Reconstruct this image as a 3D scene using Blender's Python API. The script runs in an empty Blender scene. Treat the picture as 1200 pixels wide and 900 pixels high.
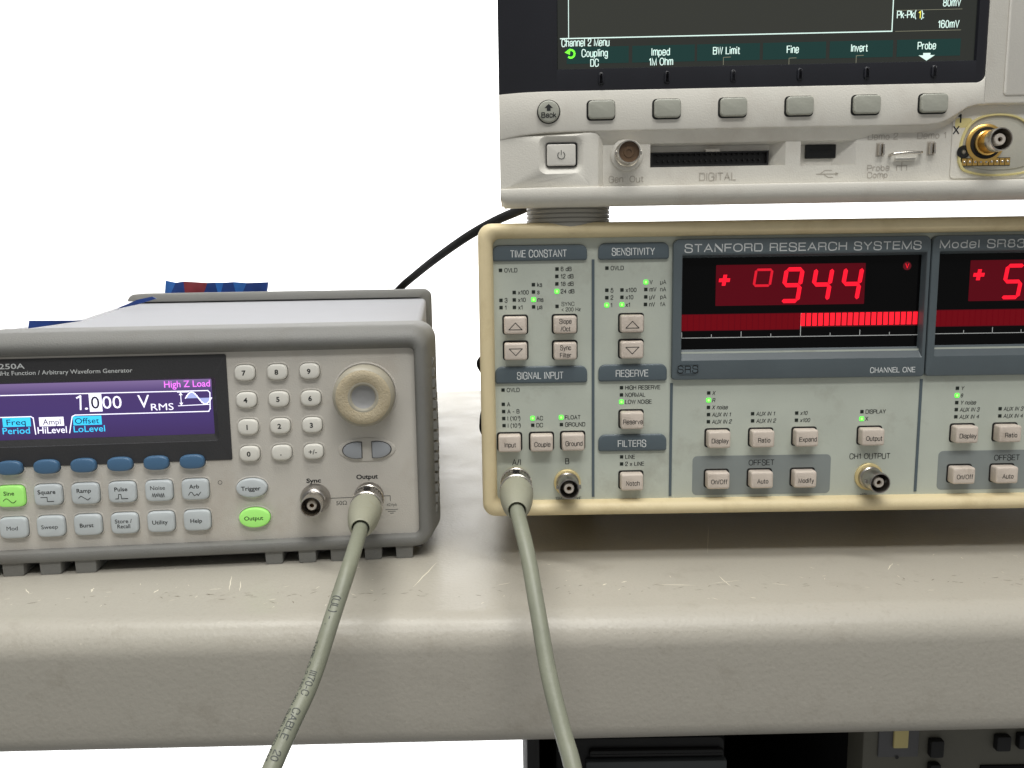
import bpy, bmesh, math, random
from mathutils import Vector, Matrix
random.seed(4)
S = bpy.context.scene
# ------------------------------------------------------------------ camera
MM = 0.001
cd = bpy.data.cameras.new('camera'); cam = bpy.data.objects.new('camera', cd); S.collection.objects.link(cam)
S.camera = cam
cd.sensor_width = 36; cd.lens = 36*978/1200; cd.clip_start = 0.01; cd.clip_end = 50
p_, r_ = math.radians(8.3), math.radians(.83)
fwd = Vector((0, math.cos(p_), -math.sin(p_))); up0 = Vector((0, math.sin(p_), math.cos(p_))); rt0 = Vector((1, 0, 0))
rt = rt0*math.cos(r_) - up0*math.sin(r_); up = up0*math.cos(r_) + rt0*math.sin(r_)
cam.matrix_world = Matrix(((rt.x, up.x, -fwd.x, 0), (rt.y, up.y, -fwd.y, -.377), (rt.z, up.z, -fwd.z, .1412), (0, 0, 0, 1)))
# ------------------------------------------------------------------ world and lamps
W = bpy.data.worlds.new('World'); S.world = W; W.use_nodes = True
W.node_tree.nodes['Background'].inputs[0].default_value = (1.0, 1.0, .975, 1)
W.node_tree.nodes['Background'].inputs[1].default_value = .285
def area(name, loc, target, sx, sy, power, col=(1, 1, 1)):
    l = bpy.data.lights.new(name, 'AREA'); l.shape = 'RECTANGLE'; l.size = sx; l.size_y = sy; l.energy = power; l.color = col
    o = bpy.data.objects.new(name, l); S.collection.objects.link(o); o.location = loc
    o.rotation_euler = (Vector(target)-Vector(loc)).to_track_quat('-Z', 'Y').to_euler()
area('ceiling_lamp', (-.15, -.2, 1.6), (0, 0, 0), 1.5, .30, 22, (1, .985, .94))
area('ceiling_lamp_front', (.1, -1.0, 1.5), (.1, 0, .05), 1.6, .22, 14.5, (1, .99, .96))
area('added_backdrop_light', (0, 1.3, 1.5), (0, 2.3, 1.15), 5.5, .8, 66)  # added only to turn the backdrop white, not a lamp of the room
area('added_floor_light', (-.2, 1.15, .75), (-.2, 2.15, -.2), 3.8, .5, 66)  # added to whiten the backdrop floor below the worktop
S.view_settings.view_transform = 'Standard'; S.view_settings.look = 'None'; S.view_settings.exposure = 0; S.view_settings.gamma = 1
# ------------------------------------------------------------------ materials
def lin(c):
    return tuple((x/12.92 if x <= .04045 else ((x+.055)/1.055)**2.4) for x in [v/255 for v in c])+(1,)
def mat(name, col, rough=.5, metal=0, var=.06, vscale=40, bump=0, bscale=900, dirt=None, dscale=14, dlo=.56, dhi=.75, emit=None, estr=0, spec=.5, coat=0, trans=0):
    m = bpy.data.materials.new(name); m.use_nodes = True; nt = m.node_tree; b = nt.nodes['Principled BSDF']
    c = lin(col); b.inputs['Roughness'].default_value = rough; b.inputs['Metallic'].default_value = metal
    b.inputs['Specular IOR Level'].default_value = spec; b.inputs['Coat Weight'].default_value = coat
    b.inputs['Base Color'].default_value = c
    tc = nt.nodes.new('ShaderNodeTexCoord')
    if var:
        n = nt.nodes.new('ShaderNodeTexNoise'); n.inputs['Scale'].default_value = vscale; n.inputs['Detail'].default_value = 5
        nt.links.new(tc.outputs['Object'], n.inputs['Vector'])
        mr = nt.nodes.new('ShaderNodeMapRange'); mr.inputs[1].default_value = .25; mr.inputs[2].default_value = .75
        mr.inputs[3].default_value = 1-var; mr.inputs[4].default_value = 1+var
        nt.links.new(n.outputs['Fac'], mr.inputs[0])
        mx = nt.nodes.new('ShaderNodeVectorMath'); mx.operation = 'SCALE'; mx.inputs[0].default_value = c[:3]
        nt.links.new(mr.outputs[0], mx.inputs['Scale']); out = mx.outputs[0]
        if dirt:
            n2 = nt.nodes.new('ShaderNodeTexNoise'); n2.inputs['Scale'].default_value = dscale; n2.inputs['Detail'].default_value = 9; n2.inputs['Roughness'].default_value = .7
            nt.links.new(tc.outputs['Object'], n2.inputs['Vector'])
            r2 = nt.nodes.new('ShaderNodeMapRange'); r2.inputs[1].default_value = dlo; r2.inputs[2].default_value = dhi; r2.inputs[4].default_value = .75
            nt.links.new(n2.outputs['Fac'], r2.inputs[0])
            mc = nt.nodes.new('ShaderNodeMix'); mc.data_type = 'RGBA'; mc.inputs[7].default_value = lin(dirt)
            nt.links.new(r2.outputs[0], mc.inputs[0]); nt.links.new(out, mc.inputs[6]); out = mc.outputs[2]
        nt.links.new(out, b.inputs['Base Color'])
        rr_ = nt.nodes.new('ShaderNodeMapRange'); rr_.inputs[3].default_value = rough*.85; rr_.inputs[4].default_value = min(1, rough*1.15)
        nt.links.new(n.outputs['Fac'], rr_.inputs[0]); nt.links.new(rr_.outputs[0], b.inputs['Roughness'])
    if bump:
        n3 = nt.nodes.new('ShaderNodeTexNoise'); n3.inputs['Scale'].default_value = bscale; n3.inputs['Detail'].default_value = 2
        nt.links.new(tc.outputs['Object'], n3.inputs['Vector'])
        bp = nt.nodes.new('ShaderNodeBump'); bp.inputs['Strength'].default_value = bump; bp.inputs['Distance'].default_value = .0004
        nt.links.new(n3.outputs['Fac'], bp.inputs['Height']); nt.links.new(bp.outputs[0], b.inputs['Normal'])
    if emit:
        b.inputs['Emission Color'].default_value = lin(emit); b.inputs['Emission Strength'].default_value = estr
    return m
M = {}
M['lock_panel'] = mat('lock_panel', (190, 196, 185), .42, bump=.1, dirt=(160, 160, 148), dscale=22)
M['cream'] = mat('cream', (222, 206, 166), .5, bump=.25, bscale=1400, dirt=(186, 165, 118), dscale=25, dlo=.5, dhi=.8)
M['slate'] = mat('slate', (86, 98, 105), .42, bump=.1)
M['slate_dark'] = mat('slate_dark', (88, 98, 103), .38, bump=.1, vscale=60)
M['offset_gray'] = mat('offset_gray', (136, 143, 142), .45)
M['lock_key'] = mat('lock_key', (210, 198, 186), .5, bump=.4, bscale=1600, dirt=(170, 156, 140), dscale=60)
M['black'] = mat('black', (16, 16, 17), .45, var=.1)
M['gloss_black'] = mat('gloss_black', (7, 7, 8), .12, var=0, spec=.15)
M['lamp_off'] = mat('lamp_off', (30, 38, 32), .3, var=0)
M['lamp_on'] = mat('lamp_on', (90, 220, 70), .3, var=0, emit=(95, 255, 75), estr=1.15)
M['lamp_core'] = mat('lamp_core', (150, 240, 110), .3, var=0, emit=(165, 255, 120), estr=1.3)
M['red_on'] = mat('red_on', (90, 4, 14), .3, var=0, emit=(255, 10, 42), estr=1.2)
M['red_mid'] = mat('red_mid', (90, 4, 14), .3, var=0, emit=(235, 12, 42), estr=.85)
M['red_bar'] = mat('red_bar', (200, 10, 20), .3, var=0, emit=(255, 20, 40), estr=1.35)
M['red_glow'] = mat('red_glow', (60, 0, 8), .25, var=0, emit=(84, 0, 14), estr=.8)
M['red_dim'] = mat('red_dim', (50, 2, 8), .25, var=0, spec=.2, emit=(118, 0, 14), estr=.7)
M['red_filter_glow'] = mat('red_filter_glow', (40, 2, 8), .25, var=0, spec=.2, emit=(92, 0, 16), estr=.75)  # glow of the digits scattered in the red filter, put into emission
M['ink'] = mat('ink', (24, 27, 28), .6, var=0)
M['ink_soft'] = mat('ink_soft', (72, 76, 74), .6, var=0)
M['white_ink'] = mat('white_ink', (222, 226, 226), .6, var=0)
M['scale_ink'] = mat('scale_ink', (205, 208, 208), .6, var=0)
M['gen_panel'] = mat('gen_panel', (196, 192, 184), .5, bump=.35, bscale=1500, dirt=(176, 165, 152), dscale=26, dlo=.52, dhi=.8)
M['rubber'] = mat('rubber', (118, 118, 115), .6, bump=.4, bscale=1300, dirt=(106, 102, 95), dscale=12, dlo=.5, dhi=.8)
M['gen_cover'] = mat('gen_cover', (172, 173, 178), .9, var=.02, bump=.12, bscale=1200, spec=.1)
M['gen_black'] = mat('gen_black', (52, 52, 54), .45, bump=.2)
M['gen_key'] = mat('gen_key', (224, 222, 214), .42, bump=.15)
M['gen_key_gray'] = mat('gen_key_gray', (196, 203, 206), .45, bump=.15)
M['gen_key_blue'] = mat('gen_key_blue', (72, 108, 142), .42, bump=.1)
M['gen_key_green'] = mat('gen_key_green', (168, 226, 130), .42, var=.02, emit=(140, 240, 84), estr=.25)
M['gen_arrow'] = mat('gen_arrow', (158, 162, 168), .45, bump=.15)
M['tan_grip'] = mat('tan_grip', (182, 170, 144), .7, var=.05, vscale=500, bump=1.0, bscale=1500, dirt=(162, 145, 112), dscale=260, dlo=.5, dhi=.85)
M['knob'] = mat('knob', (160, 155, 140), .45, bump=.2)
M['hub'] = mat('hub', (146, 146, 146), .6)
M['metal'] = mat('metal', (205, 200, 192), .26, metal=1, var=.08, vscale=300)
M['dull_metal'] = mat('dull_metal', (172, 168, 164), .32, metal=1, var=.12, vscale=300)
M['gold'] = mat('gold', (232, 190, 110), .3, metal=1, var=.1, vscale=200)
M['brass_washer'] = mat('brass_washer', (222, 204, 150), .42, metal=.45, var=.1, vscale=200)
M['dark_gold'] = mat('dark_gold', (84, 60, 34), .35, metal=1)
M['bore'] = mat('bore', (92, 82, 74), .45, metal=.4)
M['teflon'] = mat('teflon', (190, 182, 172), .4)
M['cable'] = mat('cable', (134, 137, 121), .45, var=.12, vscale=120, bump=.3, bscale=350, dirt=(112, 113, 94), dscale=60, dlo=.48)
M['boot'] = mat('boot', (148, 148, 131), .48, bump=.35, bscale=900, dirt=(140, 136, 112), dscale=60)
M['scope'] = mat('scope', (216, 213, 204), .45, bump=.25, bscale=1500, var=.025, dirt=(180, 170, 158), dscale=18, dlo=.52, dhi=.85)
M['scope_light'] = mat('scope_light', (216, 213, 205), .45, bump=.2, bscale=1500, var=.03)
M['scope_key'] = mat('scope_key', (166, 167, 156), .42, bump=.2)
M['scope_dark'] = mat('scope_dark', (34, 35, 42), .3, var=.15, vscale=30, bump=.1)
M['scope_screen'] = mat('scope_screen', (26, 28, 26), .16, var=.1, vscale=12, emit=(40, 42, 38), estr=.75)
M['scope_grid_area'] = mat('scope_grid_area', (28, 29, 26), .16, var=.1, vscale=12, emit=(50, 51, 46), estr=.8)
M['teal'] = mat('teal', (10, 40, 38), .2, var=0, emit=(20, 50, 47), estr=.7)
M['pix_white'] = mat('pix_white', (200, 220, 215), .4, var=0, emit=(196, 224, 214), estr=.75)
M['pix_dim'] = mat('pix_dim', (90, 90, 80), .4, var=0, emit=(112, 112, 92), estr=.8)
M['pix_yellow'] = mat('pix_yellow', (210, 200, 60), .4, var=0, emit=(215, 205, 70), estr=.9)
M['pix_green'] = mat('pix_green', (100, 230, 50), .4, var=0, emit=(120, 245, 60), estr=1.0)
M['relief_shade'] = mat('relief_shade', (178, 172, 162), .5, var=0)  # darker flat colour stands for the shading of moulded marks and slots
M['yellow_ring'] = mat('yellow_ring', (214, 202, 142), .4)
M['rubber_foot'] = mat('rubber_foot', (160, 157, 148), .5)
M['pix_lcd'] = mat('pix_lcd', (230, 230, 250), .4, var=0, emit=(236, 234, 250), estr=.95)
M['pix_cyan'] = mat('pix_cyan', (60, 190, 235), .4, var=0, emit=(52, 186, 232), estr=.9)
M['pix_magenta'] = mat('pix_magenta', (230, 120, 240), .4, var=0, emit=(232, 118, 240), estr=.95)
M['pix_dark'] = mat('pix_dark', (30, 26, 60), .4, var=0)
M['pix_blue_tone'] = mat('pix_blue_tone', (150, 160, 210), .4, var=0, emit=(160, 168, 215), estr=.8)
M['cord'] = mat('cord', (14, 14, 15), .7, var=.1, bump=.1, spec=.2)
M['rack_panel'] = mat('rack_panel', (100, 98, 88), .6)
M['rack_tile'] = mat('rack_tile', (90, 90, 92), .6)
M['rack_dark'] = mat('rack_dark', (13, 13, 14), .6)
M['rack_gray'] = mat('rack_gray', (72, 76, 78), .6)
M['rack_tab'] = mat('rack_tab', (205, 190, 130), .6)
M['packet_white'] = mat('packet_white', (250, 250, 251), .4, var=.02)
M['packet_blue'] = mat('packet_blue', (14, 52, 120), .5, var=.35, vscale=60)
M['packet_light'] = mat('packet_light', (34, 92, 165), .3, var=.3, vscale=80)
M['packet_red'] = mat('packet_red', (120, 44, 52), .3, var=.3, vscale=90)
M['backdrop'] = mat('backdrop', (240, 240, 240), .9, var=0)
M['scratch'] = mat('scratch', (228, 222, 205), .5, var=0)
M['scuff'] = mat('scuff', (120, 112, 98), .7, var=0)
def lcd_material():
    m = mat('lcd_purple', (20, 14, 40), .15, var=0); nt = m.node_tree; b = nt.nodes['Principled BSDF']
    tc = nt.nodes.new('ShaderNodeTexCoord'); sp = nt.nodes.new('ShaderNodeSeparateXYZ'); nt.links.new(tc.outputs['Object'], sp.inputs[0])
    mr = nt.nodes.new('ShaderNodeMapRange'); mr.inputs[1].default_value = .057; mr.inputs[2].default_value = .084; nt.links.new(sp.outputs[2], mr.inputs[0])
    r = nt.nodes.new('ShaderNodeValToRGB'); e = r.color_ramp.elements
    e[0].position = 0; e[0].color = lin((68, 48, 98)); e[1].position = 1; e[1].color = lin((138, 116, 166))
    k = e.new(.78); k.color = lin((80, 60, 118)); k = e.new(.35); k.color = lin((76, 58, 118))
    nt.links.new(mr.outputs[0], r.inputs[0]); nt.links.new(r.outputs[0], b.inputs['Emission Color']); b.inputs['Emission Strength'].default_value = .85
    return m
M['lcd'] = lcd_material()
def table_material():
    m = bpy.data.materials.new('worktop'); m.use_nodes = True; nt = m.node_tree; b = nt.nodes['Principled BSDF']; L = nt.links.new
    tc = nt.nodes.new('ShaderNodeTexCoord')
    def noise(sc, det, ro=.5):
        n = nt.nodes.new('ShaderNodeTexNoise'); n.inputs['Scale'].default_value = sc; n.inputs['Detail'].default_value = det; n.inputs['Roughness'].default_value = ro
        L(tc.outputs['Object'], n.inputs['Vector']); return n
    def mrange(src, a, b_, c, d):
        r = nt.nodes.new('ShaderNodeMapRange'); L(src, r.inputs[0])
        for i, v in enumerate((a, b_, c, d)): r.inputs[1+i].default_value = v
        return r.outputs[0]
    def mix(fac, a, col):
        x = nt.nodes.new('ShaderNodeMix'); x.data_type = 'RGBA'; L(fac, x.inputs[0])
        if isinstance(a, tuple): x.inputs[6].default_value = a
        else: L(a, x.inputs[6])
        x.inputs[7].default_value = col; return x.outputs[2]
    base = lin((174, 170, 159))
    c = mix(mrange(noise(5, 4).outputs['Fac'], .35, .7, 0, .5), base, lin((180, 174, 164)))
    c = mix(mrange(noise(700, 2).outputs['Fac'], .55, .75, 0, .3), c, lin((156, 151, 138)))
    c = mix(mrange(noise(38, 10, .75).outputs['Fac'], .55, .75, 0, .5), c, lin((146, 139, 126)))
    c = mix(mrange(noise(420, 3).outputs['Fac'], .72, .8, 0, .5), c, lin((205, 198, 182)))
    L(c, b.inputs['Base Color'])
    L(mrange(noise(25, 6).outputs['Fac'], .3, .7, .3, .42), b.inputs['Roughness'])
    bp = nt.nodes.new('ShaderNodeBump'); bp.inputs['Strength'].default_value = .34; bp.inputs['Distance'].default_value = .0004
    L(noise(520, 2).outputs['Fac'], bp.inputs['Height']); L(bp.outputs[0], b.inputs['Normal'])
    return m
M['table'] = table_material(); M['table'].node_tree.nodes['Principled BSDF'].inputs['Specular IOR Level'].default_value = .35
M['brown_bore'] = mat('brown_bore', (92, 70, 48), .5, var=.15, vscale=600)
M['plate_gray'] = mat('plate_gray', (178, 176, 164), .45, bump=.2)
# ------------------------------------------------------------------ mesh helpers (device dimensions are in millimetres)
def rr(x0, x1, z0, z1, r, y, n=5):
    if not isinstance(r, (tuple, list)): r = (r,)*4
    out = []
    for (cx, cz, a0), q in zip(((x0, z0, 180), (x1, z0, 270), (x1, z1, 0), (x0, z1, 90)), r):
        q = max(q, .02)
        sx = 1 if cx == x0 else -1; sz = 1 if cz == z0 else -1
        for k in range(n+1):
            a = math.radians(a0+90*k/n)
            out.append((cx+sx*q+q*math.cos(a), y, cz+sz*q+q*math.sin(a)))
    return out
def el(cx, cz, a, b, y, n=32):
    return [(cx+a*math.cos(2*math.pi*k/n), y, cz+b*math.sin(2*math.pi*k/n)) for k in range(n)]
class MB:
    def __init__(s): s.v = []; s.f = []; s.mi = []
    def face(s, idx, m=0): s.f.append(idx); s.mi.append(m)
    def rings(s, rs, cap0=False, cap1=True, m=0, closed=True):
        b0 = len(s.v); n = len(rs[0])
        for q in rs: s.v += q
        for i in range(len(rs)-1):
            for k in range(n if closed else n-1):
                k2 = (k+1) % n; s.face((b0+i*n+k, b0+i*n+k2, b0+(i+1)*n+k2, b0+(i+1)*n+k), m)
        if cap0: s.face(tuple(b0+k for k in reversed(range(n))), m)
        if cap1: s.face(tuple(b0+(len(rs)-1)*n+k for k in range(n)), m)
        return s
    def box(s, x0, x1, y0, y1, z0, z1, bev=0, m=0):
        b = bev
        if not b: return s.rings([[(x0, y, z0), (x1, y, z0), (x1, y, z1), (x0, y, z1)] for y in (y1, y0)], True, True, m)
        return s.rings([rr(x0+b, x1-b, z0+b, z1-b, b*.6, y1, 3), rr(x0, x1, z0, z1, b, y1-b, 3), rr(x0, x1, z0, z1, b, y0+b, 3), rr(x0+b*.3, x1-b*.3, z0+b*.3, z1-b*.3, b, y0+b*.3, 3), rr(x0+b, x1-b, z0+b, z1-b, b*.6, y0, 3)], True, True, m)
    def lathe(s, prof, cx, cz, n=40, m=0, cap0=False, cap1=False):
        return s.rings([el(cx, cz, r, r, y, n) for r, y in prof], cap0, cap1, m)
    def stroke(s, pts, w, y, m=0, close=False):
        P = [Vector((a, b)) for a, b in pts]
        if close: P.append(P[0])
        for a, b in zip(P, P[1:]):
            d = (b-a); 
            if d.length < 1e-6: continue
            d.normalize(); n = Vector((-d.y, d.x))*w/2; e = d*w*.3
            q = [a-e-n, b+e-n, b+e+n, a-e+n]; i = len(s.v)
            s.v += [(t.x, y, t.y) for t in q]; s.face((i, i+1, i+2, i+3), m)
        return s
    def poly(s, pts, y, m=0):
        i = len(s.v); s.v += [(a, y, b) for a, b in pts]; s.face(tuple(range(i, i+len(pts))), m); return s
    def slab(s, pts, y0, y1, m=0, ch=0):
        r = [[(a, y1, b) for a, b in pts]]
        r.append([(a, y0+ch, b) for a, b in pts])
        if ch:
            cx = sum(a for a, b in pts)/len(pts); cz = sum(b for a, b in pts)/len(pts)
            r.append([(a+(cx-a)*ch/max(1e-3, abs(cx-a)+abs(cz-b)), y0, b+(cz-b)*ch/max(1e-3, abs(cx-a)+abs(cz-b))) for a, b in pts])
        return s.rings(r, True, True, m)
    def build(s, name, mats, parent=None, label=None, smooth=35, scale=MM, kind=None, recalc=True):
        me = bpy.data.meshes.new(name)
        me.from_pydata([(a*scale, b*scale, c*scale) for a, b, c in s.v], [], s.f)
        if not isinstance(mats, (list, tuple)): mats = [mats]
        for q in mats: me.materials.append(M[q])
        me.polygons.foreach_set('material_index', s.mi)
        if recalc:
            bm = bmesh.new(); bm.from_mesh(me); bmesh.ops.recalc_face_normals(bm, faces=bm.faces); bm.to_mesh(me); bm.free()
        if smooth:
            me.polygons.foreach_set('use_smooth', [True]*len(me.polygons)); me.set_sharp_from_angle(angle=math.radians(smooth))
        me.update()
        return link(name, me, parent, label, kind)
def link(name, me, parent=None, label=None, kind=None):
    o = bpy.data.objects.new(name, me); S.collection.objects.link(o)
    if parent: o.parent = parent
    if label: o['label'] = label
    if kind: o['kind'] = kind
    return o
def thing(name, label, cat, loc=(0, 0, 0), rz=0, group=None):
    o = bpy.data.objects.new(name, None); S.collection.objects.link(o); o.empty_display_size = .02
    o.location = [c*MM for c in loc]; o.rotation_euler = (0, 0, math.radians(rz)); o['label'] = label; o['category'] = cat
    if group: o['group'] = group
    return o
def copy_tree(o, parent):
    c = o.copy(); S.collection.objects.link(c); c.parent = parent
    for ch in list(o.children): copy_tree(ch, c)
    return c
_tc = {}
def glyphs(s, bold=0):
    if (s, bold) in _tc: return _tc[s, bold]
    cu = bpy.data.curves.new('t', 'FONT'); cu.body = s; cu.size = 1; cu.offset = bold; cu.resolution_u = 3
    o = bpy.data.objects.new('t', cu); S.collection.objects.link(o)
    dg = bpy.context.evaluated_depsgraph_get(); me = bpy.data.meshes.new_from_object(o.evaluated_get(dg))
    v = [tuple(q.co[:2]) for q in me.vertices]; f = [tuple(q.vertices) for q in me.polygons]
    bpy.data.objects.remove(o); bpy.data.curves.remove(cu); bpy.data.meshes.remove(me)
    _tc[s, bold] = (v, f); return v, f
CAP = max(y for x, y in glyphs('H')[0])
def text(mb, s, x0, z, cap, y, x1=None, cond=.74, bold=0, align='l', m=0, shear=0):
    v, f = glyphs(s, bold)
    if not v: return
    a = min(q[0] for q in v); b = max(q[0] for q in v); sz = cap/CAP
    sx = (x1-x0)/(b-a) if x1 is not None else sz*cond
    w = (b-a)*sx; off = x0 if (align == 'l' or x1 is not None) else x0-w/2 if align == 'c' else x0-w
    i0 = len(mb.v)
    mb.v += [(off+(q[0]-a)*sx+shear*q[1]*sz, y, z+q[1]*sz) for q in v]
    for q in f: mb.face(tuple(i0+k for k in q), m)
def key_button(x, z, w, h, r, yb, yf, rnd, name, mt, parent, label=None, n=4, bulge=0):
    mb = MB(); a = (x-w/2, x+w/2, z-h/2, z+h/2)
    def R(i, y): return rr(a[0]+i, a[1]-i, a[2]+i, a[3]-i, max(r-i*.6, .15), y, n)
    L_ = [R(0, yb), R(0, yf+rnd), R(rnd*.12, yf+rnd*.5), R(rnd*.45, yf+rnd*.15), R(rnd, yf)]
    if bulge: L_ += [R(min(w, h)*.3, yf-bulge)]
    mb.rings(L_); return mb.build(name, mt, parent, label, smooth=50)
def oval_key(x, z, a, b, yb, yf, rnd, name, mt, parent, label=None, pw=1.0):
    mb = MB()
    def E(i, y):
        o = []
        for k in range(36):
            t = 2*math.pi*k/36; c, s_ = math.cos(t), math.sin(t)
            o.append((x+(a-i)*math.copysign(abs(c)**pw, c), y, z+(b-i)*math.copysign(abs(s_)**pw, s_)))
        return o
    mb.rings([E(0, yb), E(0, yf+rnd), E(rnd*.15, yf+rnd*.5), E(rnd*.5, yf+rnd*.15), E(rnd*1.1, yf), E(b*.6, yf-.15)]); return mb.build(name, mt, parent, label, smooth=50)
def bnc_jack(parent, x, z, y, flange, fr, L, barrel='dull_metal', rb=4.8, label=None, core='teflon', lugs=True):
    mb = MB(); mb.lathe([(fr, y), (fr, y-.9), (fr-.5, y-1.3), (rb+.2, y-1.4)], x, z)
    fl = mb.build('connector', flange, parent, label)
    b = MB(); b.lathe([(rb+.5, y-1.2), (rb+.5, y-3.2), (rb, y-3.8), (rb, y-L+.5), (rb-.2, y-L), (rb-.55, y-L), (rb-.7, y-L+.5), (rb-.8, y-2.5)], x, z)
    if lugs:
        for s_ in (-1, 1):
            b.box(x+s_*rb-(1.0 if s_ > 0 else .9), x+s_*rb+(.9 if s_ > 0 else 1.0), y-L+3.2, y-L+5.0, z-.9, z+.9, .3)
    b.build('barrel', barrel, fl)
    b = MB(); b.lathe([(rb-.85, y-2.6), (.01, y-2.6)], x, z); b.build('bore', 'bore', fl)
    b = MB(); b.lathe([(2.4, y-2.6), (2.4, y-L+1.6), (2.1, y-L+1.2), (1.15, y-L+1.2), (1.05, y-L+3)], x, z); b.build('insulator', core, fl)
    b = MB(); b.lathe([(1.05, y-2.6), (1.05, y-L+2.4), (.45, y-L+2.2), (.4, y-L+5)], x, z, 20); b.build('contact', 'dark_gold', fl)
    return fl
def plate(x0, x1, z0, z1, holes, y, yb, mb):
    xs = sorted({x0, x1, *[h[0] for h in holes], *[h[1] for h in holes]}); zs = sorted({z0, z1, *[h[2] for h in holes], *[h[3] for h in holes]})
    idx = {}
    def V(a, b):
        if (a, b) not in idx: idx[a, b] = len(mb.v); mb.v.append((a, y, b))
        return idx[a, b]
    for a, b in zip(xs, xs[1:]):
        for c, d in zip(zs, zs[1:]):
            if any(h[0] <= a and b <= h[1] and h[2] <= c and d <= h[3] for h in holes): continue
            mb.face((V(a, c), V(b, c), V(b, d), V(a, d)))
    return mb
def catmull(P, n=10):
    P = [Vector(p) for p in P]; Q = [P[0]*2-P[1]]+P+[P[-1]*2-P[-2]]; out = []
    for i in range(1, len(Q)-2):
        for k in range(n):
            t = k/n; a, b, c, d = Q[i-1:i+3]
            out.append(.5*((2*b)+(c-a)*t+(2*a-5*b+4*c-d)*t*t+(3*b-a-3*c+d)*t**3))
    out.append(P[-1]); return out
def tube(name, path, r, mt, parent=None, n=20, label=None, capend=True):
    P = path; mb = MB(); rs = []; N = None; frames = []
    for i, q in enumerate(P):
        T = (P[min(i+1, len(P)-1)]-P[max(i-1, 0)]).normalized()
        N = (Vector((1, 0, 0)) if N is None else N); N = (N-T*N.dot(T)).normalized(); B = T.cross(N); frames.append((q, N, B, T))
        rs.append([tuple(q+(N*math.cos(2*math.pi*k/n)+B*math.sin(2*math.pi*k/n))*r) for k in range(n)])
    mb.rings(rs, capend, capend)
    return mb.build(name, mt, parent, label, smooth=60), frames
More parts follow.
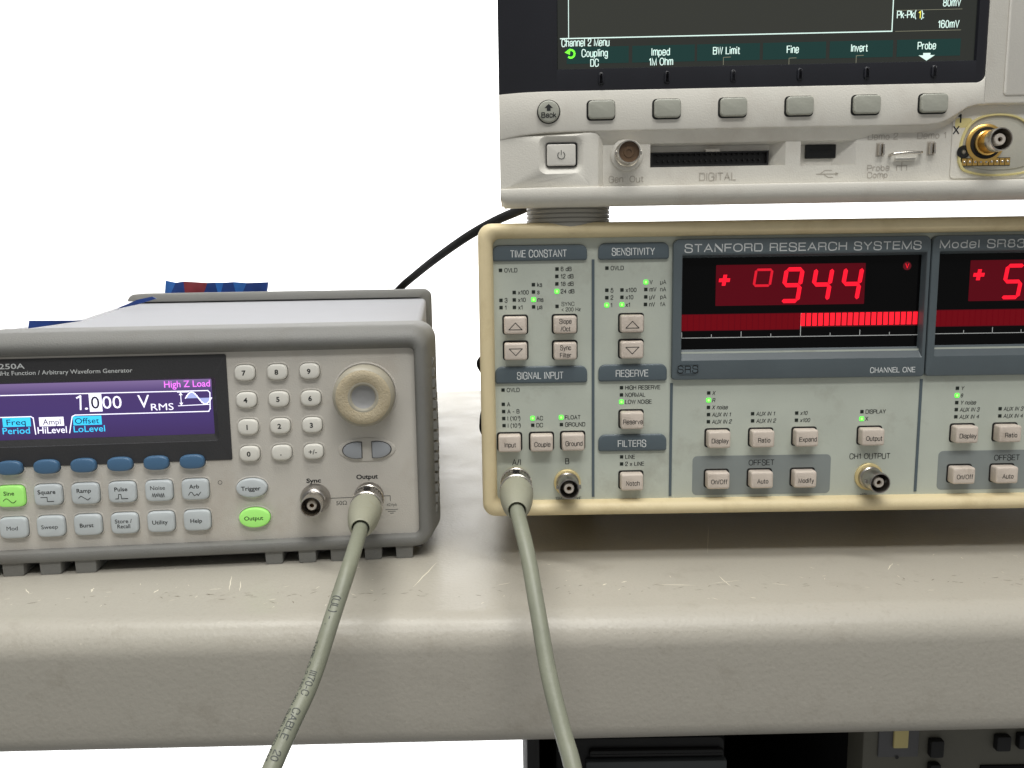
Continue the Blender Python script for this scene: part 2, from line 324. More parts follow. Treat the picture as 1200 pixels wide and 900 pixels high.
# ------------------------------------------------------------------ plain sans-serif stroke lettering (cap height 10 units; '~' marks a rounded stroke)
GL = {'A': '7;0,0 3.5,10 7,0;1.1,3.3 5.9,3.3', 'B': '6.2;0,0 0,10;~0,10 4,10 5.9,9.8 5.9,5.5 4,5.4 0,5.4;~0,5.4 4,5.4 6.3,5.3 6.3,0.1 4,0 0,0', 'C': '6.8;~6.7,6.8 6.5,10 0,11 0,-1 6.5,0 6.8,3.4',
 'D': '6.6;0,0 0,10;~0,10 3,10 6.6,10 6.6,0 3,0 0,0', 'E': '5.6;5.7,10 0,10 0,0 5.8,0;0,5.3 5.2,5.3', 'F': '5.4;5.6,10 0,10 0,0;0,5.1 5,5.1', 'G': '7;~6.8,7 6.5,10 0,11 0,-1 5.6,-.5 6.9,2 6.9,5;6.9,5 3.8,5;6.9,4.6 6.9,0',
 'H': '6.4;0,0 0,10;6.4,0 6.4,10;0,5.2 6.4,5.2', 'I': '.6;.3,0 .3,10', 'J': '4.6;~4.5,10 4.5,4 4.6,-.8 0,-.8 0,3', 'K': '6.2;0,0 0,10;6,10 0,3.6;2.1,5.8 6.4,0', 'L': '5;0,10 0,0 5.2,0',
 'M': '7.8;0,0 0,10 3.9,0 7.8,10 7.8,0', 'N': '6.4;0,0 0,10 6.4,0 6.4,10', 'O': '7.2;@3.6,5,3.7,5.1', 'P': '6;0,0 0,10;~0,10 4,10 6.2,9.8 6.2,4.6 4,4.5 0,4.5', 'Q': '7.2;@3.6,5,3.7,5.1;4.2,2.6 7,-.4', 'R': '6.4;0,0 0,10;~0,10 4,10 6.2,9.8 6.2,5 4,4.9 0,4.9;~3.8,4.9 6,4.9 6,3 6.4,0',
 'S': '6.2;~6,7 6,10 0.2,11 0.2,5.8 3,5.3 6.3,4.6 6.2,-.9 0,-.6 0,3.2', 'T': '6;0,10 6,10;3,10 3,0', 'U': '6.4;~0,10 0,4 0,-1 6.4,-1 6.4,4 6.4,10', 'V': '6.4;0,10 3.2,0 6.4,10', 'W': '9.2;0,10 2.3,0 4.6,10 6.9,0 9.2,10', 'X': '6.4;0,0 6.3,10;0,10 6.4,0', 'Y': '6.4;0,10 3.2,4.4 6.4,10;3.2,4.4 3.2,0', 'Z': '6;0,10 6,10 0,0 6.1,0',
 'a': '5;~.4,5.2 .6,7.1 4.8,7.6 4.7,4.5 4.7,0;@2.4,2,2.3,2', 'b': '5;0,0 0,10;@2.5,3.5,2.5,3.6', 'c': '4.6;~4.6,5 4.2,7 0,7.6 0,-.6 4.3,0 4.6,2.3', 'd': '5;5,0 5,10;@2.5,3.5,2.5,3.6', 'e': '5;0.2,3.7 5,3.7;~5,3.7 5,7.4 0,8 0,-.9 4,-.3 4.9,1.9', 'f': '2.8;~1.2,0 1.2,8 1.4,10.4 3.2,9.8;0,7 2.8,7',
 'g': '5;5,7 5,0;~5,1 5,-3.6 1,-3.4 .3,-1.7;@2.5,3.6,2.5,3.5', 'h': '4.8;0,0 0,10;~0,4.4 .2,7.4 4.8,8 4.8,3 4.8,0', 'i': '.6;.3,0 .3,7;.3,9.2 .3,10.2', 'j': '1.6;1.3,7 1.3,-2;1.3,9.2 1.3,10.2', 'k': '4.6;0,0 0,10;4.4,7 0,2.8;1.6,4.3 4.8,0', 'l': '.6;.3,0 .3,10', 'm': '7.6;0,0 0,7;~0,4.6 .3,7.4 3.8,8 3.8,3 3.8,0;~3.8,4.6 4.2,7.4 7.6,8 7.6,3 7.6,0', 'n': '4.8;0,0 0,7;~0,4.4 .2,7.4 4.8,8 4.8,3 4.8,0', 'o': '5;@2.5,3.5,2.5,3.7',
 'p': '5;0,7 0,-3;@2.5,3.5,2.5,3.6', 'q': '5;5,7 5,-3;@2.5,3.5,2.5,3.6', 'r': '3;0,0 0,7;~0,4 .4,7.2 3.2,6.9', 's': '4.4;~4.2,5.2 4,7.5 .2,7.8 .2,4.1 4.4,3.9 4.4,-.7 .2,-.5 0,2', 't': '2.8;~1.1,9.2 1.1,2 1.2,-.4 3,.2;0,7 2.8,7', 'u': '4.8;4.8,7 4.8,0;~0,7 0,3 0,-1 4.6,-.6 4.8,3', 'v': '4.8;0,7 2.4,0 4.8,7', 'w': '7.2;0,7 1.8,0 3.6,7 5.4,0 7.2,7', 'x': '4.8;0,0 4.7,7;0,7 4.8,0', 'y': '4.8;0,7 2.5,0;4.8,7 2.2,-1.4;~2.2,-1.4 1.5,-3 .2,-2.9', 'z': '4.4;0,7 4.3,7 0,0 4.5,0',
 '0': '5.6;@2.8,5,2.8,5.1', '1': '3.4;.4,7.6 2.6,10;2.6,10 2.6,0', '2': '5.4;~.2,6.8 .2,10 5.5,11 5.5,6.5 3,4 .1,2 0,0;0,0 5.5,0', '3': '5.4;~.2,7.4 .4,10 5.3,10.8 5.3,5.4 2,5.4;~2,5.4 5.6,5.6 5.6,-.9 .2,-.6 0,2.8', '4': '5.6;4.2,0 4.2,10 0,3.2 5.8,3.2', '5': '5.6;5.2,10 1.2,10 .5,4.9;~.5,4.9 2.4,6.7 5.6,6.9 5.7,-.8 .2,-.6 0,2.7', '6': '5.6;@2.8,3.1,2.8,3.2;~5.2,7.8 4.8,10 0,11 0,3.5 .1,2.6', '7': '5.4;0,10 5.4,10;~5.4,10 3,6.5 2,0', '8': '5.6;@2.8,7.6,2.4,2.4;@2.8,2.7,2.8,2.8', '9': '5.6;@2.8,6.9,2.8,3.2;~.4,2.2 .8,0 5.6,-1 5.6,6.5 5.5,7.4',
 ' ': '2.4', '.': '.7;.35,0 .35,.9', ':': '.7;.35,0 .35,.9;.35,5.6 .35,6.5', '/': '3;0,-.3 3,10.3', '(': '2.2;~2.2,11 0,8 0,1 2.2,-2', ')': '2.2;~0,11 2.2,8 2.2,1 0,-2', '-': '3.2;0,3.9 3.2,3.9', '<': '4.6;4.6,7 0,4 4.6,1', '+': '5;0,4 5,4;2.5,1.4 2.5,6.6', '±': '5;0,5 5,5;2.5,2.4 2.5,7.6;0,.4 5,.4', 'µ': '4.8;0,7 0,-3;~0,4 0,-.7 4.8,-.9 4.8,4 4.8,7;4.8,3 4.8,0', 'θ': '4.8;@2.4,5,2.4,5;0.1,5 4.7,5', 'Ω': '6.6;0,0 2.2,0;~2.2,0 -.6,4 0,11 6.6,11 7.2,4 4.4,0;4.4,0 6.6,0'}
def glyph_strokes(c):
    p = GL.get(c, GL['-']).split(';'); w = float(p[0]); out = []
    for q in p[1:]:
        if q[0] == '@':
            a, b, rx, ry = map(float, q[1:].split(',')); out.append([(a+rx*math.copysign(abs(math.cos(t))**.85, math.cos(t)), b+ry*math.copysign(abs(math.sin(t))**.85, math.sin(t))) for t in [2*math.pi*k/20 for k in range(21)]]); continue
        P = [tuple(map(float, s.split(','))) for s in q.lstrip('~').split()]
        if q[0] == '~':
            for _ in range(2):
                N = [P[0]]
                for (a, b), (c_, d) in zip(P, P[1:]): N += [(a*.75+c_*.25, b*.75+d*.25), (a*.25+c_*.75, b*.25+d*.75)]
                P = N+[P[-1]]
        out.append(P)
    return w, out
def htext(mb, s, x0, z, cap, y, x1=None, cond=.74, align='l', wt=None, shear=0, bold=0, sub=0):
    k = cap/10; gap = 2.3; W_ = sum(glyph_strokes(c)[0]+gap for c in s)-gap
    wt = (wt or .14)*cap
    sx = (x1-x0-wt*.6)/(W_) if x1 is not None else k*cond*1.36
    w = W_*sx; x = (x0+wt*.3) if (align == 'l' or x1 is not None) else x0-w/2 if align == 'c' else x0-w
    for c in s:
        gw, st = glyph_strokes(c)
        for P in st:
            if sub:
                N_ = [P[0]]
                for (a, b), (c2, d) in zip(P, P[1:]):
                    m = max(1, int(math.hypot(c2-a, d-b)/sub)+1); N_ += [(a+(c2-a)*q/m, b+(d-b)*q/m) for q in range(1, m+1)]
                P = N_
            Q = [Vector((x+a*sx+shear*b*k, z+b*k)) for a, b in P]
            n = len(Q); L_ = []; R_ = []
            for i in range(n):
                a = Q[max(i-1, 0)]; b = Q[min(i+1, n-1)]; T = (b-a).normalized() if (b-a).length > 1e-9 else Vector((1, 0))
                N = Vector((-T.y, T.x))*wt/2
                if 0 < i < n-1:
                    t1 = (Q[i]-a).normalized(); t2 = (b-Q[i]).normalized(); cs = max(.45, math.sqrt(max(0, (1+t1.dot(t2))/2))); N = N/cs
                e = -T*wt*.25 if i == 0 else T*wt*.25 if i == n-1 else Vector((0, 0))
                if n > 2 and P[0] == P[-1] and i in (0, n-1): e = Vector((0, 0))
                L_.append(Q[i]+N+e); R_.append(Q[i]-N+e)
            i0 = len(mb.v); mb.v += [(q.x, y, q.y) for q in L_]+[(q.x, y, q.y) for q in R_]
            for i in range(n-1): mb.face((i0+i, i0+i+1, i0+n+i+1, i0+n+i))
        x += (gw+gap)*sx

def hwidth(s): return sum(glyph_strokes(c)[0]+2.3 for c in s)-2.3
# ------------------------------------------------------------------ the setting: worktop and backdrop
def worktop():
    yaw = math.radians(.87); c, s = math.cos(yaw), math.sin(yaw)
    Yf, Yb, R, R2, T = -62, 548, 13, 9, 55
    prof = [(Yb, -T), (Yb, -3), (Yb-3, 0)]
    prof += [(Yb-40-k*60, 0) for k in range(9)]
    prof += [(Yf+R-R*math.sin(math.pi/2*k/12), -R+R*math.cos(math.pi/2*k/12)) for k in range(13)]
    prof += [(Yf, -R-(T-R-R2)*k/4) for k in range(1, 4)]
    prof += [(Yf+R2-R2*math.cos(math.pi/2*k/6), -T+R2-R2*math.sin(math.pi/2*k/6)) for k in range(7)]
    mb = MB(); n = 40
    for k in range(n+1):
        x = -900+1900*k/n; mb.v += [(x*c-y*s, x*s+y*c, z) for y, z in prof]
    q = len(prof)
    for k in range(n):
        for j in range(q): mb.face((k*q+j, k*q+(j+1) % q, (k+1)*q+(j+1) % q, (k+1)*q+j))
    mb.face(tuple(range(q))); mb.face(tuple(n*q+j for j in range(q)))
    o = mb.build('worktop', 'table', smooth=40, kind='structure'); return o
worktop()
def marks():
    rnd = random.Random(7); a = MB(); b = MB()
    def line(mb, p, q, w, k=5):
        P, Q = Vector(p), Vector(q); d = (Q-P).normalized(); n = Vector((-d.y, d.x)); i = len(mb.v)
        for j in range(k+1):
            t = j/k; c = P.lerp(Q, t)+n*rnd.uniform(-w, w)*.5; ww = w*(.15+math.sin(math.pi*t)*.85)*.5
            mb.v += [(c.x-n.x*ww, c.y-n.y*ww, .06), (c.x+n.x*ww, c.y+n.y*ww, .06)]
        for j in range(k): mb.face((i+2*j, i+2*j+2, i+2*j+3, i+2*j+1))
    line(a, (-45, -25.5), (-37.1, 4.9), .55)
    line(a, (-126, -26.3), (-130.6, -9), .5); line(a, (-120.8, -27.5), (-124.2, -15.4), .4); line(a, (-135.1, -25), (-129.7, -24.2), .5)
    line(a, (-187.1, -26), (-188, -21.1), .9); line(a, (-158.4, -28), (-158.1, -24.1), .9)
    line(a, (63.3, -26.6), (79.1, -28.2), .55); line(a, (91.8, -17.6), (94, -29.7), .5); line(a, (85.8, -26.5), (100.3, -23), .35)
    line(a, (-218.5, -20.9), (-213.6, -26.9), .5); line(a, (38.5, -26.6), (40.6, -24.8), .8); line(a, (47.5, -24), (49.6, -22.1), .8); line(a, (-7.7, -24.9), (-2, -22.1), .45)
    line(a, (93.8, 12.4), (104.4, 55.9), .3); line(a, (169.8, -13.3), (176, -4.9), .5); line(a, (112.9, -27.5), (119.7, -29.7), .4)
    for k in range(70):
        x, y = rnd.uniform(-230, 260), rnd.uniform(-46, 8); t = rnd.uniform(0, 3.1); L = rnd.uniform(.6, 3.2)
        line(a, (x, y), (x+L*math.cos(t), y+L*math.sin(t)), rnd.uniform(.2, .45), 3)
    for k in range(110):
        x = rnd.uniform(-215, 260); y = -31+rnd.gauss(0, 3.5)+x*.015; t = rnd.gauss(0, .5); L = rnd.uniform(.6, 4)
        line(b, (x, y), (x+L*math.cos(t), y+L*math.sin(t)), rnd.uniform(.2, .5), 3)
    for q in a.v: pass
    a.build('worktop_scratches', 'scratch', smooth=0, kind='stuff', recalc=False)['label'] = 'fine pale scratches and nicks on the beige worktop'
    b.v = [(x, y, .05) for x, y, z in b.v]
    b.build('worktop_scuffs', 'scuff', smooth=0, kind='stuff', recalc=False)['label'] = 'faint dark scuff marks along the beige worktop'
marks()
def backdrop():
    prof = [(.75, -.9), (1.6, -.9)]+[(1.6+.8*math.sin(math.pi/2*k/10), -.1-.8*math.cos(math.pi/2*k/10)) for k in range(1, 11)]+[(2.4, 3.0)]
    mb = MB(); mb.v = [(x, y, z) for x in (-9, 9) for y, z in prof]; n = len(prof)
    for j in range(n-1): mb.face((j, j+1, n+j+1, n+j))
    mb.build('backdrop', 'backdrop', smooth=60, scale=1, kind='structure', recalc=False)
backdrop()
# ------------------------------------------------------------------ lock-in amplifier
SR_O = (-14.47, 0, 22.96)
sr = thing('lock_in_amplifier', 'cream framed lock-in amplifier with red digit displays under the oscilloscope', 'amplifier', SR_O, .15)
SW, SH = 432, 135.5
mb = MB()
prof = [(0, 26), (0, 3.2), (.5, 1.6), (1.6, .4), (3.0, 0), (4.4, .3), (5.6, 1.2), (6.4, 2.6), (6.8, 6.2)]
mb.rings([rr(i, SW-i, i, SH-i, max(6.2-i*.45, 1.2) if i < 7 else 1, y, 6) for i, y in prof], False, False)
mb.build('front_frame', 'cream', sr)
mb = MB(); mb.rings([rr(3, SW-3, 2.5, SH-3, 1.5, y, 3) for y in (490, 20)], True, False); mb.build('case', 'cream', sr)
WIN = [(92.9, 202.3, 77.1, 119), (209.3, 209.3+107, 77.5, 119.2)]
mb = plate(6.2, SW-6.2, 6.2, SH-6.2, [(a-1, b+1, c-1, d+1) for a, b, c, d in WIN], 6, 0, MB()); mb.build('front_panel', 'lock_panel', sr, smooth=0)
for fx in (55, SW-55):
    for fy in (120, 430):
        mb = MB(); mb.v = []; q = [(fx+r*math.cos(2*math.pi*k/24), fy+r*math.sin(2*math.pi*k/24), z) for r, z in ((11, 2.5), (11, -20), (9.5, -SR_O[2])) for k in range(24)]
        mb.rings([q[0:24], q[24:48], q[48:72]], True, True); mb.build('foot', 'rack_dark', sr)
YP = 6.0
def header(s, x0, x1, z0, z1, tx0, tx1, tz, cap):
    mb = MB(); h = (1.2, 1.2, 3.2, 3.2)
    def R(i, y): return rr(x0+i, x1-i, z0+i, z1-i, tuple(max(q-i, .1) for q in h), y, 6)
    mb.rings([R(0, YP), R(0, YP-.9), R(.35, YP-1.25), R(.9, YP-1.35)]); o = mb.build('section_header', 'slate', sr, 'slate header bar reading '+s)
    mb = MB(); htext(mb, s, tx0, tz, cap, YP-1.42, x1=tx1, wt=.125); mb.build('lettering', 'white_ink', o, smooth=0, recalc=False)
header('TIME CONSTANT', 6.4, 49.3, 118.7, 125.9, 14.6, 40, 120.5, 2.9)
header('SIGNAL INPUT', 6.8, 49.3, 62.7, 70.6, 16.9, 38.2, 64.9, 2.9)
header('SENSITIVITY', 54.4, 86.4, 118.7, 126.3, 60.5, 79.8, 120.8, 2.9)
header('RESERVE', 54.5, 86.1, 63, 70.9, 62.5, 77.4, 65.3, 2.9)
header('FILTERS', 54.5, 86.3, 29.9, 37.9, 63.6, 76.7, 32.2, 2.9)
for x, z0, z1 in ((52.1, 7.9, 119), (88.5, 7.7, 61.7), (204.6, 8.2, 61.9)):
    MB().box(x-.62, x+.62, YP-.35, YP+.3, z0, z1).build('divider_strip', 'slate', sr)
# keys on proud black sheets that stand for the shaded gap round them
def lock_key(s, x, z, kind=None, w=10.4, h=7.9):
    mb = MB(); a = .75
    mb.rings([rr(x-w/2-a, x+w/2+a, z-h/2-a*.6, z+h/2+a, 1.3, y, 3) for y in (YP+.2, YP-.12)]); mb.build('key_gap_shade', 'black', sr)
    lab = {'up': 'key marked with an up triangle', 'down': 'key marked with a down triangle'}.get(kind, 'key marked '+s.replace('\n', ' '))
    k = key_button(x, z, w, h, 1.0, YP, YP-5, .9, 'key', 'lock_key', sr, lab, 3)
    mb = MB(); y = YP-5.06
    if kind:
        d = 1 if kind == 'up' else -1
        mb.stroke([(x-3.0, z-1.6*d-.3), (x+3.0, z-1.6*d-.3), (x, z+1.5*d-.3)], .32, y, close=True)
    elif '\n' in s:
        a_, b_ = s.split('\n'); htext(mb, a_, x+.1, z+.65, 1.9, y, align='c', cond=.66); htext(mb, b_, x+.1, z-2.75, 1.9, y, align='c', cond=.66)
    else: htext(mb, s, x+.25, z-1.35, 1.95, y, align='c', cond=.7)
    mb.build('lettering', 'ink', k, smooth=0, recalc=False)
lock_key('', 16.4, 89.8, 'up'); lock_key('', 16.4, 77.9, 'down'); lock_key('Slope\n/Oct', 39, 89.8); lock_key('Sync\nFilter', 39, 77.8)
lock_key('', 69.5, 89.8, 'up'); lock_key('', 69.5, 77.9, 'down')
lock_key('Input', 13, 35); lock_key('Couple', 27.9, 35); lock_key('Ground', 42.5, 35.2)
lock_key('Reserve', 69.8, 45); lock_key('Notch', 69.9, 15.8)
for s_, x, z in (('Display', 110.2, 35.4), ('Ratio', 130.6, 35.4), ('Expand', 150.9, 35.5), ('On/Off', 110.2, 15.9), ('Auto', 130.5, 15.9), ('Modify', 150.8, 15.9), ('Output', 181.6, 35.5),
                 ('Display', 225.1, 36), ('Ratio', 245.1, 36.1), ('On/Off', 224.9, 16.5), ('Auto', 245, 16.5)): lock_key(s_, x, z)
X2 = 116.8
for s_, x, z in (('Expand', 150.9, 35.5), ('Modify', 150.8, 15.9), ('Output', 181.6, 35.5)): lock_key(s_, x+X2, z)
# indicator lamps with their legends
led = MB().rings([rr(-.78, .78, -.78, .78, .12, y, 2) for y in (.3, -.12)]).build('indicator_lamp', 'lamp_off', sr)
led_on = MB().rings([rr(-1.05, 1.05, -1.05, 1.05, .55, y, 3) for y in (.3, -.2)]).build('indicator_lamp', 'lamp_on', sr, 'green lamp lit')
core0 = MB().rings([rr(-.5, .5, -.6, .6, .4, y, 3) for y in (-.15, -.26)]).build('lamp_core', 'lamp_core', led_on)
first = {0: True, 1: True}
def lamp(x, z, on):
    src = led_on if on else led
    if first[on]: o = src; first[on] = False
    else: o = copy_tree(src, sr)
    o.location = (x*MM, YP*MM, z*MM)
def lamps(rows, dx=1.75, cap=1.72, mt='ink'):
    mb = MB()
    for r in rows:
        s_, x, z, on = r[:4]; lamp(x, z, on)
        if s_: htext(mb, s_, x+dx, z-cap/2-.05, cap, YP-.06, cond=r[4] if len(r) > 4 else .76, wt=.165)
    return mb
mb = lamps([('OVLD', 10, 114.7, 0), ('6 dB', 35.7, 114.9, 0), ('12 dB', 35.6, 111.6, 0), ('18 dB', 35.6, 108.2, 0), ('24 dB', 35.6, 104.8, 1), ('', 35.6, 98, 0),
  ('ks', 24.9, 108, 0), ('s', 24.9, 104.7, 0), ('ms', 24.9, 101.2, 1), ('µs', 24.9, 97.9, 0), ('x100', 16.1, 104.6, 0), ('x10', 16.1, 101.2, 0), ('x1', 16.1, 97.8, 0), ('3', 10, 101.1, 0), ('1', 10, 97.8, 0)])
x, z = 37.7, 97.4; htext(mb, 'SYNC', x, z+.8, 1.6, YP-.06, cond=.8); htext(mb, '< 200 Hz', x, z-1.7, 1.6, YP-.06, cond=.74)
mb.build('lettering', 'ink', sr, smooth=0, recalc=False)
mb = lamps([('OVLD', 58.4, 115, 0), ('5', 58.4, 105, 0), ('2', 58.4, 101.6, 0), ('1', 58.4, 98.2, 1), ('x100', 65.3, 105, 0), ('x10', 65.3, 101.7, 0), ('x1', 65.3, 98.3, 1),
  ('V', 76.2, 108.4, 1), ('mV', 76.2, 105.1, 0), ('µV', 76.2, 101.7, 0), ('nV', 76.1, 98.3, 0)])
for s_, x, z in (('µA', 82.8, 108.4), ('nA', 82.8, 105.1), ('pA', 82.9, 101.7), ('fA', 82.9, 98.3)): htext(mb, s_, x, z-.9, 1.72, YP-.06, cond=.76)
mb.build('lettering', 'ink', sr, smooth=0, recalc=False)
mb = lamps([('OVLD', 10.3, 59.6, 0), ('A', 10.3, 52.9, 0), ('A - B', 10.4, 49.5, 0), ('I (10 )', 10.4, 46.2, 0), ('I (10 )', 10.5, 42.8, 0), ('AC', 23.9, 46.1, 1), ('DC', 23.9, 42.8, 0), ('FLOAT', 37.2, 46.3, 1), ('GROUND', 37.3, 42.9, 0)])
for s_, x, z in (('6', 17, 46.2), ('8', 17.1, 42.8)): htext(mb, s_, x, z, 1.0, YP-.06, cond=.8)
for s_, x, z in (('A/I', 16.1, 23.9), ('B', 39.9, 24)): htext(mb, s_, x, z, 2.55, YP-.06, cond=.72, align='c')
mb.build('lettering', 'ink', sr, smooth=0, recalc=False)
mb = MB(); x, z = 34.3, 6.7; htext(mb, '10M\u03a9', x, z, 1.35, YP-.06, cond=.7); htext(mb, '25pF', x+8.4, z, 1.35, YP-.06, cond=.7)
x, z = 178.7, 6.3; htext(mb, '±10V', x, z, 1.2, YP-.06, cond=.7)
mb.build('lettering', 'ink_soft', sr, smooth=0, recalc=False)
mb = lamps([('HIGH RESERVE', 65.3, 59.9, 0), ('NORMAL', 65.3, 56.5, 0), ('LOW NOISE', 65.3, 53.2, 1), ('LINE', 65.5, 27, 0), ('2 x LINE', 65.5, 23.6, 0)])
mb.build('lettering', 'ink', sr, smooth=0, recalc=False)
def italic_lamps(rows):
    mb = MB()
    for s_, x, z, on in rows:
        lamp(x, z, on); htext(mb, s_, x+1.7, z-.9, 1.65, YP-.06, cond=.74, shear=.18, wt=.16)
    mb.build('lettering', 'ink', sr, smooth=0, recalc=False)
italic_lamps([('X', 105.9, 56.8, 0), ('R', 105.9, 53.4, 1), ('X noise', 105.9, 50, 0), ('AUX IN 1', 106, 46.6, 0), ('AUX IN 2', 106, 43.2, 0), ('AUX IN 1', 126.6, 46.7, 0), ('AUX IN 2', 126.7, 43.3, 0), ('x10', 147.2, 46.7, 0), ('x100', 147.2, 43.3, 0),
  ('Y', 221.7, 57.3, 0), ('\u03b8', 221.7, 53.9, 1), ('Y noise', 221.8, 50.5, 0), ('AUX IN 3', 221.8, 47.2, 0), ('AUX IN 4', 221.8, 43.8, 0), ('AUX IN 3', 242.3, 47.3, 0), ('AUX IN 4', 242.4, 43.9, 0)])
mb = lamps([('DISPLAY', 177.7, 46.9, 0), ('X', 177.7, 43.5, 1)])
x, z = 182.4, 24.4; htext(mb, 'CH1 OUTPUT', x, z, 2.35, YP-.06, cond=.76, align='c')
mb.build('lettering', 'ink', sr, smooth=0, recalc=False)
for k, (x0, x1, z0, z1, tx, tz) in enumerate(((98.9, 164.1, 7.9, 26.8, 131.4, 22.1), (214.7, 214.7+62.3, 8.7, 27.5, 247.1, 22.7))):
    o = MB().rings([rr(x0, x1, z0, z1, 2.2, y, 5) for y in (YP+.1, YP-.08)]).build('offset_field', 'offset_gray', sr, smooth=0)
    mb = MB(); htext(mb, 'OFFSET', tx, tz, 2.4, YP-.14, cond=.76, align='c'); mb.build('lettering', 'ink', o, smooth=0, recalc=False)
# display housings
SEG = {'a': ((0, 1), (1, 1)), 'b': ((1, 1), (1, .5)), 'c': ((1, .5), (1, 0)), 'd': ((0, 0), (1, 0)), 'e': ((0, .5), (0, 0)), 'f': ((0, 1), (0, .5)), 'g': ((0, .5), (1, .5))}
def digit(parent, segs, x, z, w, h, t, y, mt='red_on', sl=.14, g=.12):
    mb = MB()
    for s_ in segs:
        (a, b), (c, d) = SEG[s_]; P = Vector((x+a*w+sl*b*h, z+b*h)); Q = Vector((x+c*w+sl*d*h, z+d*h)); u = (Q-P).normalized(); n = Vector((-u.y, u.x))*t/2
        P = P+u*g; Q = Q-u*g; pts = [P, P+u*t*.45+n, Q-u*t*.45+n, Q, Q-u*t*.45-n, P+u*t*.45-n]
        mb.rings([[(p.x, yy, p.y) for p in pts] for yy in (y+.1, y-.12)])
    return mb.build('digit', mt, parent, smooth=0)
bar_on = bar_off = None
def housing(x0, x1, z0, z1, wx0, wx1, wz0, wz1, title, tx0, tx1, tz, cap, lab):
    mb = MB(); yf = YP-2.6
    def O(i, y): return rr(x0+i, x1-i, z0+i, z1-i, (1.5, 1.5, 3.0, 3.0), y, 6)
    def I(i, y, b=0, t=0): return rr(wx0+i, wx1-i, wz0+i+b, wz1-i-t, .4, y, 6)
    mb.rings([O(0, YP+.2), O(0, yf+.6), O(.25, yf+.15), O(.7, yf), rr(wx0-.9, wx1+.9, wz0-4.8, wz1+1.9, .6, yf, 6), rr(wx0-.6, wx1+.6, wz0-4.4, wz1+1.2, .5, yf+.35, 6), I(0, YP+1.6)], False, False)
    h = mb.build('display_housing', 'slate_dark', sr, lab, smooth=25)
    MB().rings([I(-.3, YP+2.6), I(-.3, YP+1.5)]).build('display_window', 'gloss_black', h)
    mb = MB(); htext(mb, title, tx0, tz, cap, yf-.06, x1=tx1, wt=.15); mb.build('lettering', 'scale_ink', h, smooth=0, recalc=False)
    return h
YW = YP+1.5
h1 = housing(88.1, 204.6, 63.4, 127.5, 92.9, 202.3, 77.1, 119,
   'STANFORD RESEARCH SYSTEMS', 93.2, 199.9, 121.7, 3.2, 'slate display housing of channel one')
h2 = housing(205.1, 205.1+115.5, 63.5, 127.5, 209.3, 209.3+107, 77.5, 119.2,
   'Model SR830 DSP', 208.3, 208.3+38*hwidth('Model SR830 DSP')/hwidth('Model SR83'), 121.9, 3.2, 'slate display housing of channel two')
def red_field(h, x0, x1, z0, z1):
    MB().rings([rr(x0, x1, z0, z1, .3, y, 2) for y in (YW+.1, YW-.1)]).build('digit_field', 'red_filter_glow', h, smooth=0)
red_field(h1, 108.5, 176.9, 97, 115.6)
red_field(h2, 224.9, 224.9+67.5, 97.5, 116.1)
yd = YW-.15
for segs, u, v in (('abgf', 880.8, 352.8), ('abcdfg', 914.8, 352.3), ('bcfg', 949.8, 351.6), ('bcfg', 984.3, 351)):
    pass
def dig(h, segs, x, z, w=7.3, hh=14.4, t=1.75, mt='red_on'):
    digit(h, segs, x, z, w, hh, t, yd, mt)
for segs, x, z in (('abgf', 124.9, 98.8), ('abcdfg', 138.8, 98.8), ('bcfg', 152.4, 98.9), ('bcfg', 166, 99)):
    dig(h1, segs, x, z, t=1.15 if segs == 'abgf' else 1.9, mt='red_mid' if segs == 'abgf' else 'red_on')
x, z = 241.1, 99.2
for k, segs in enumerate(('acdfg', 'abcdfg', 'abcdeg')): dig(h2, segs, x-1.0+k*13.4, z-.2)
def plus(h, x, z):
    mb = MB(); L, t = 2.5, .85
    pts = [(-L, -t), (-t, -t), (-t, -L), (t, -L), (t, -t), (L, -t), (L, t), (t, t), (t, L), (-t, L), (-t, t), (-L, t)]
    mb.rings([[(x+a+.15*b, y, z+b) for a, b in pts] for y in (yd+.1, yd-.12)]); mb.build('plus_sign', 'red_on', h, smooth=0)
plus(h1, 112.4, 108.7); plus(h2, 229, 109.5)
mb = MB(); x, z = 195.9, 113.1; htext(mb, 'V', x, z, 1.9, yd-.05, align='c', bold=.02, cond=.85); mb.build('unit_lamp', 'red_on', h1, smooth=0, recalc=False)
MB().lathe([(1.9, yd+.1), (1.9, yd+.02), (.01, yd+.02)], x, z+.9, 20).build('unit_glow', 'red_glow', h1, smooth=0)
def bars(h, x0, x1, z0, z1, xm, lit):
    global bar_on, bar_off
    n = 20; p = (xm-x0)/n
    MB().box(x0-.2, (xm if lit else x1)+.2, YW-.06, YW+.2, z0-.2, z1+.2).build('bar_field', 'red_filter_glow', h, smooth=0)
    if lit: MB().box(xm+.2, x1, YW-.06, YW+.2, z0+.9, z1+.3).build('bar_field', 'red_glow', h, smooth=0)
    for k in range(40):
        on = lit and k >= n; cx = x0+p*(k+.5)
        if cx > x1: break
        hw = p*.36 if on else p*.46
        zz0, zz1 = (z0+1.5, z1-.1) if on else (z0+.1, z1-.1)
        key = 'on' if on else 'off'; src = _bars.get(key)
        if src is None:
            src = MB().box(-hw, hw, -.12, .1, -(zz1-zz0)/2, (zz1-zz0)/2).build('bar_segment', 'red_bar' if on else 'red_dim', h, smooth=0); _bars[key] = src; o = src
        else: o = src.copy(); S.collection.objects.link(o); o.parent = h
        o.location = (cx*MM, (YW-.08)*MM, (zz0+zz1)/2*MM)
_bars = {}
bars(h1, 93, 202.8, 85.8, 93.1, 147.6, 1)
bars(h2, 209.8, 209.8+107, 86.1, 93.5, 209.8+53.5, 0)
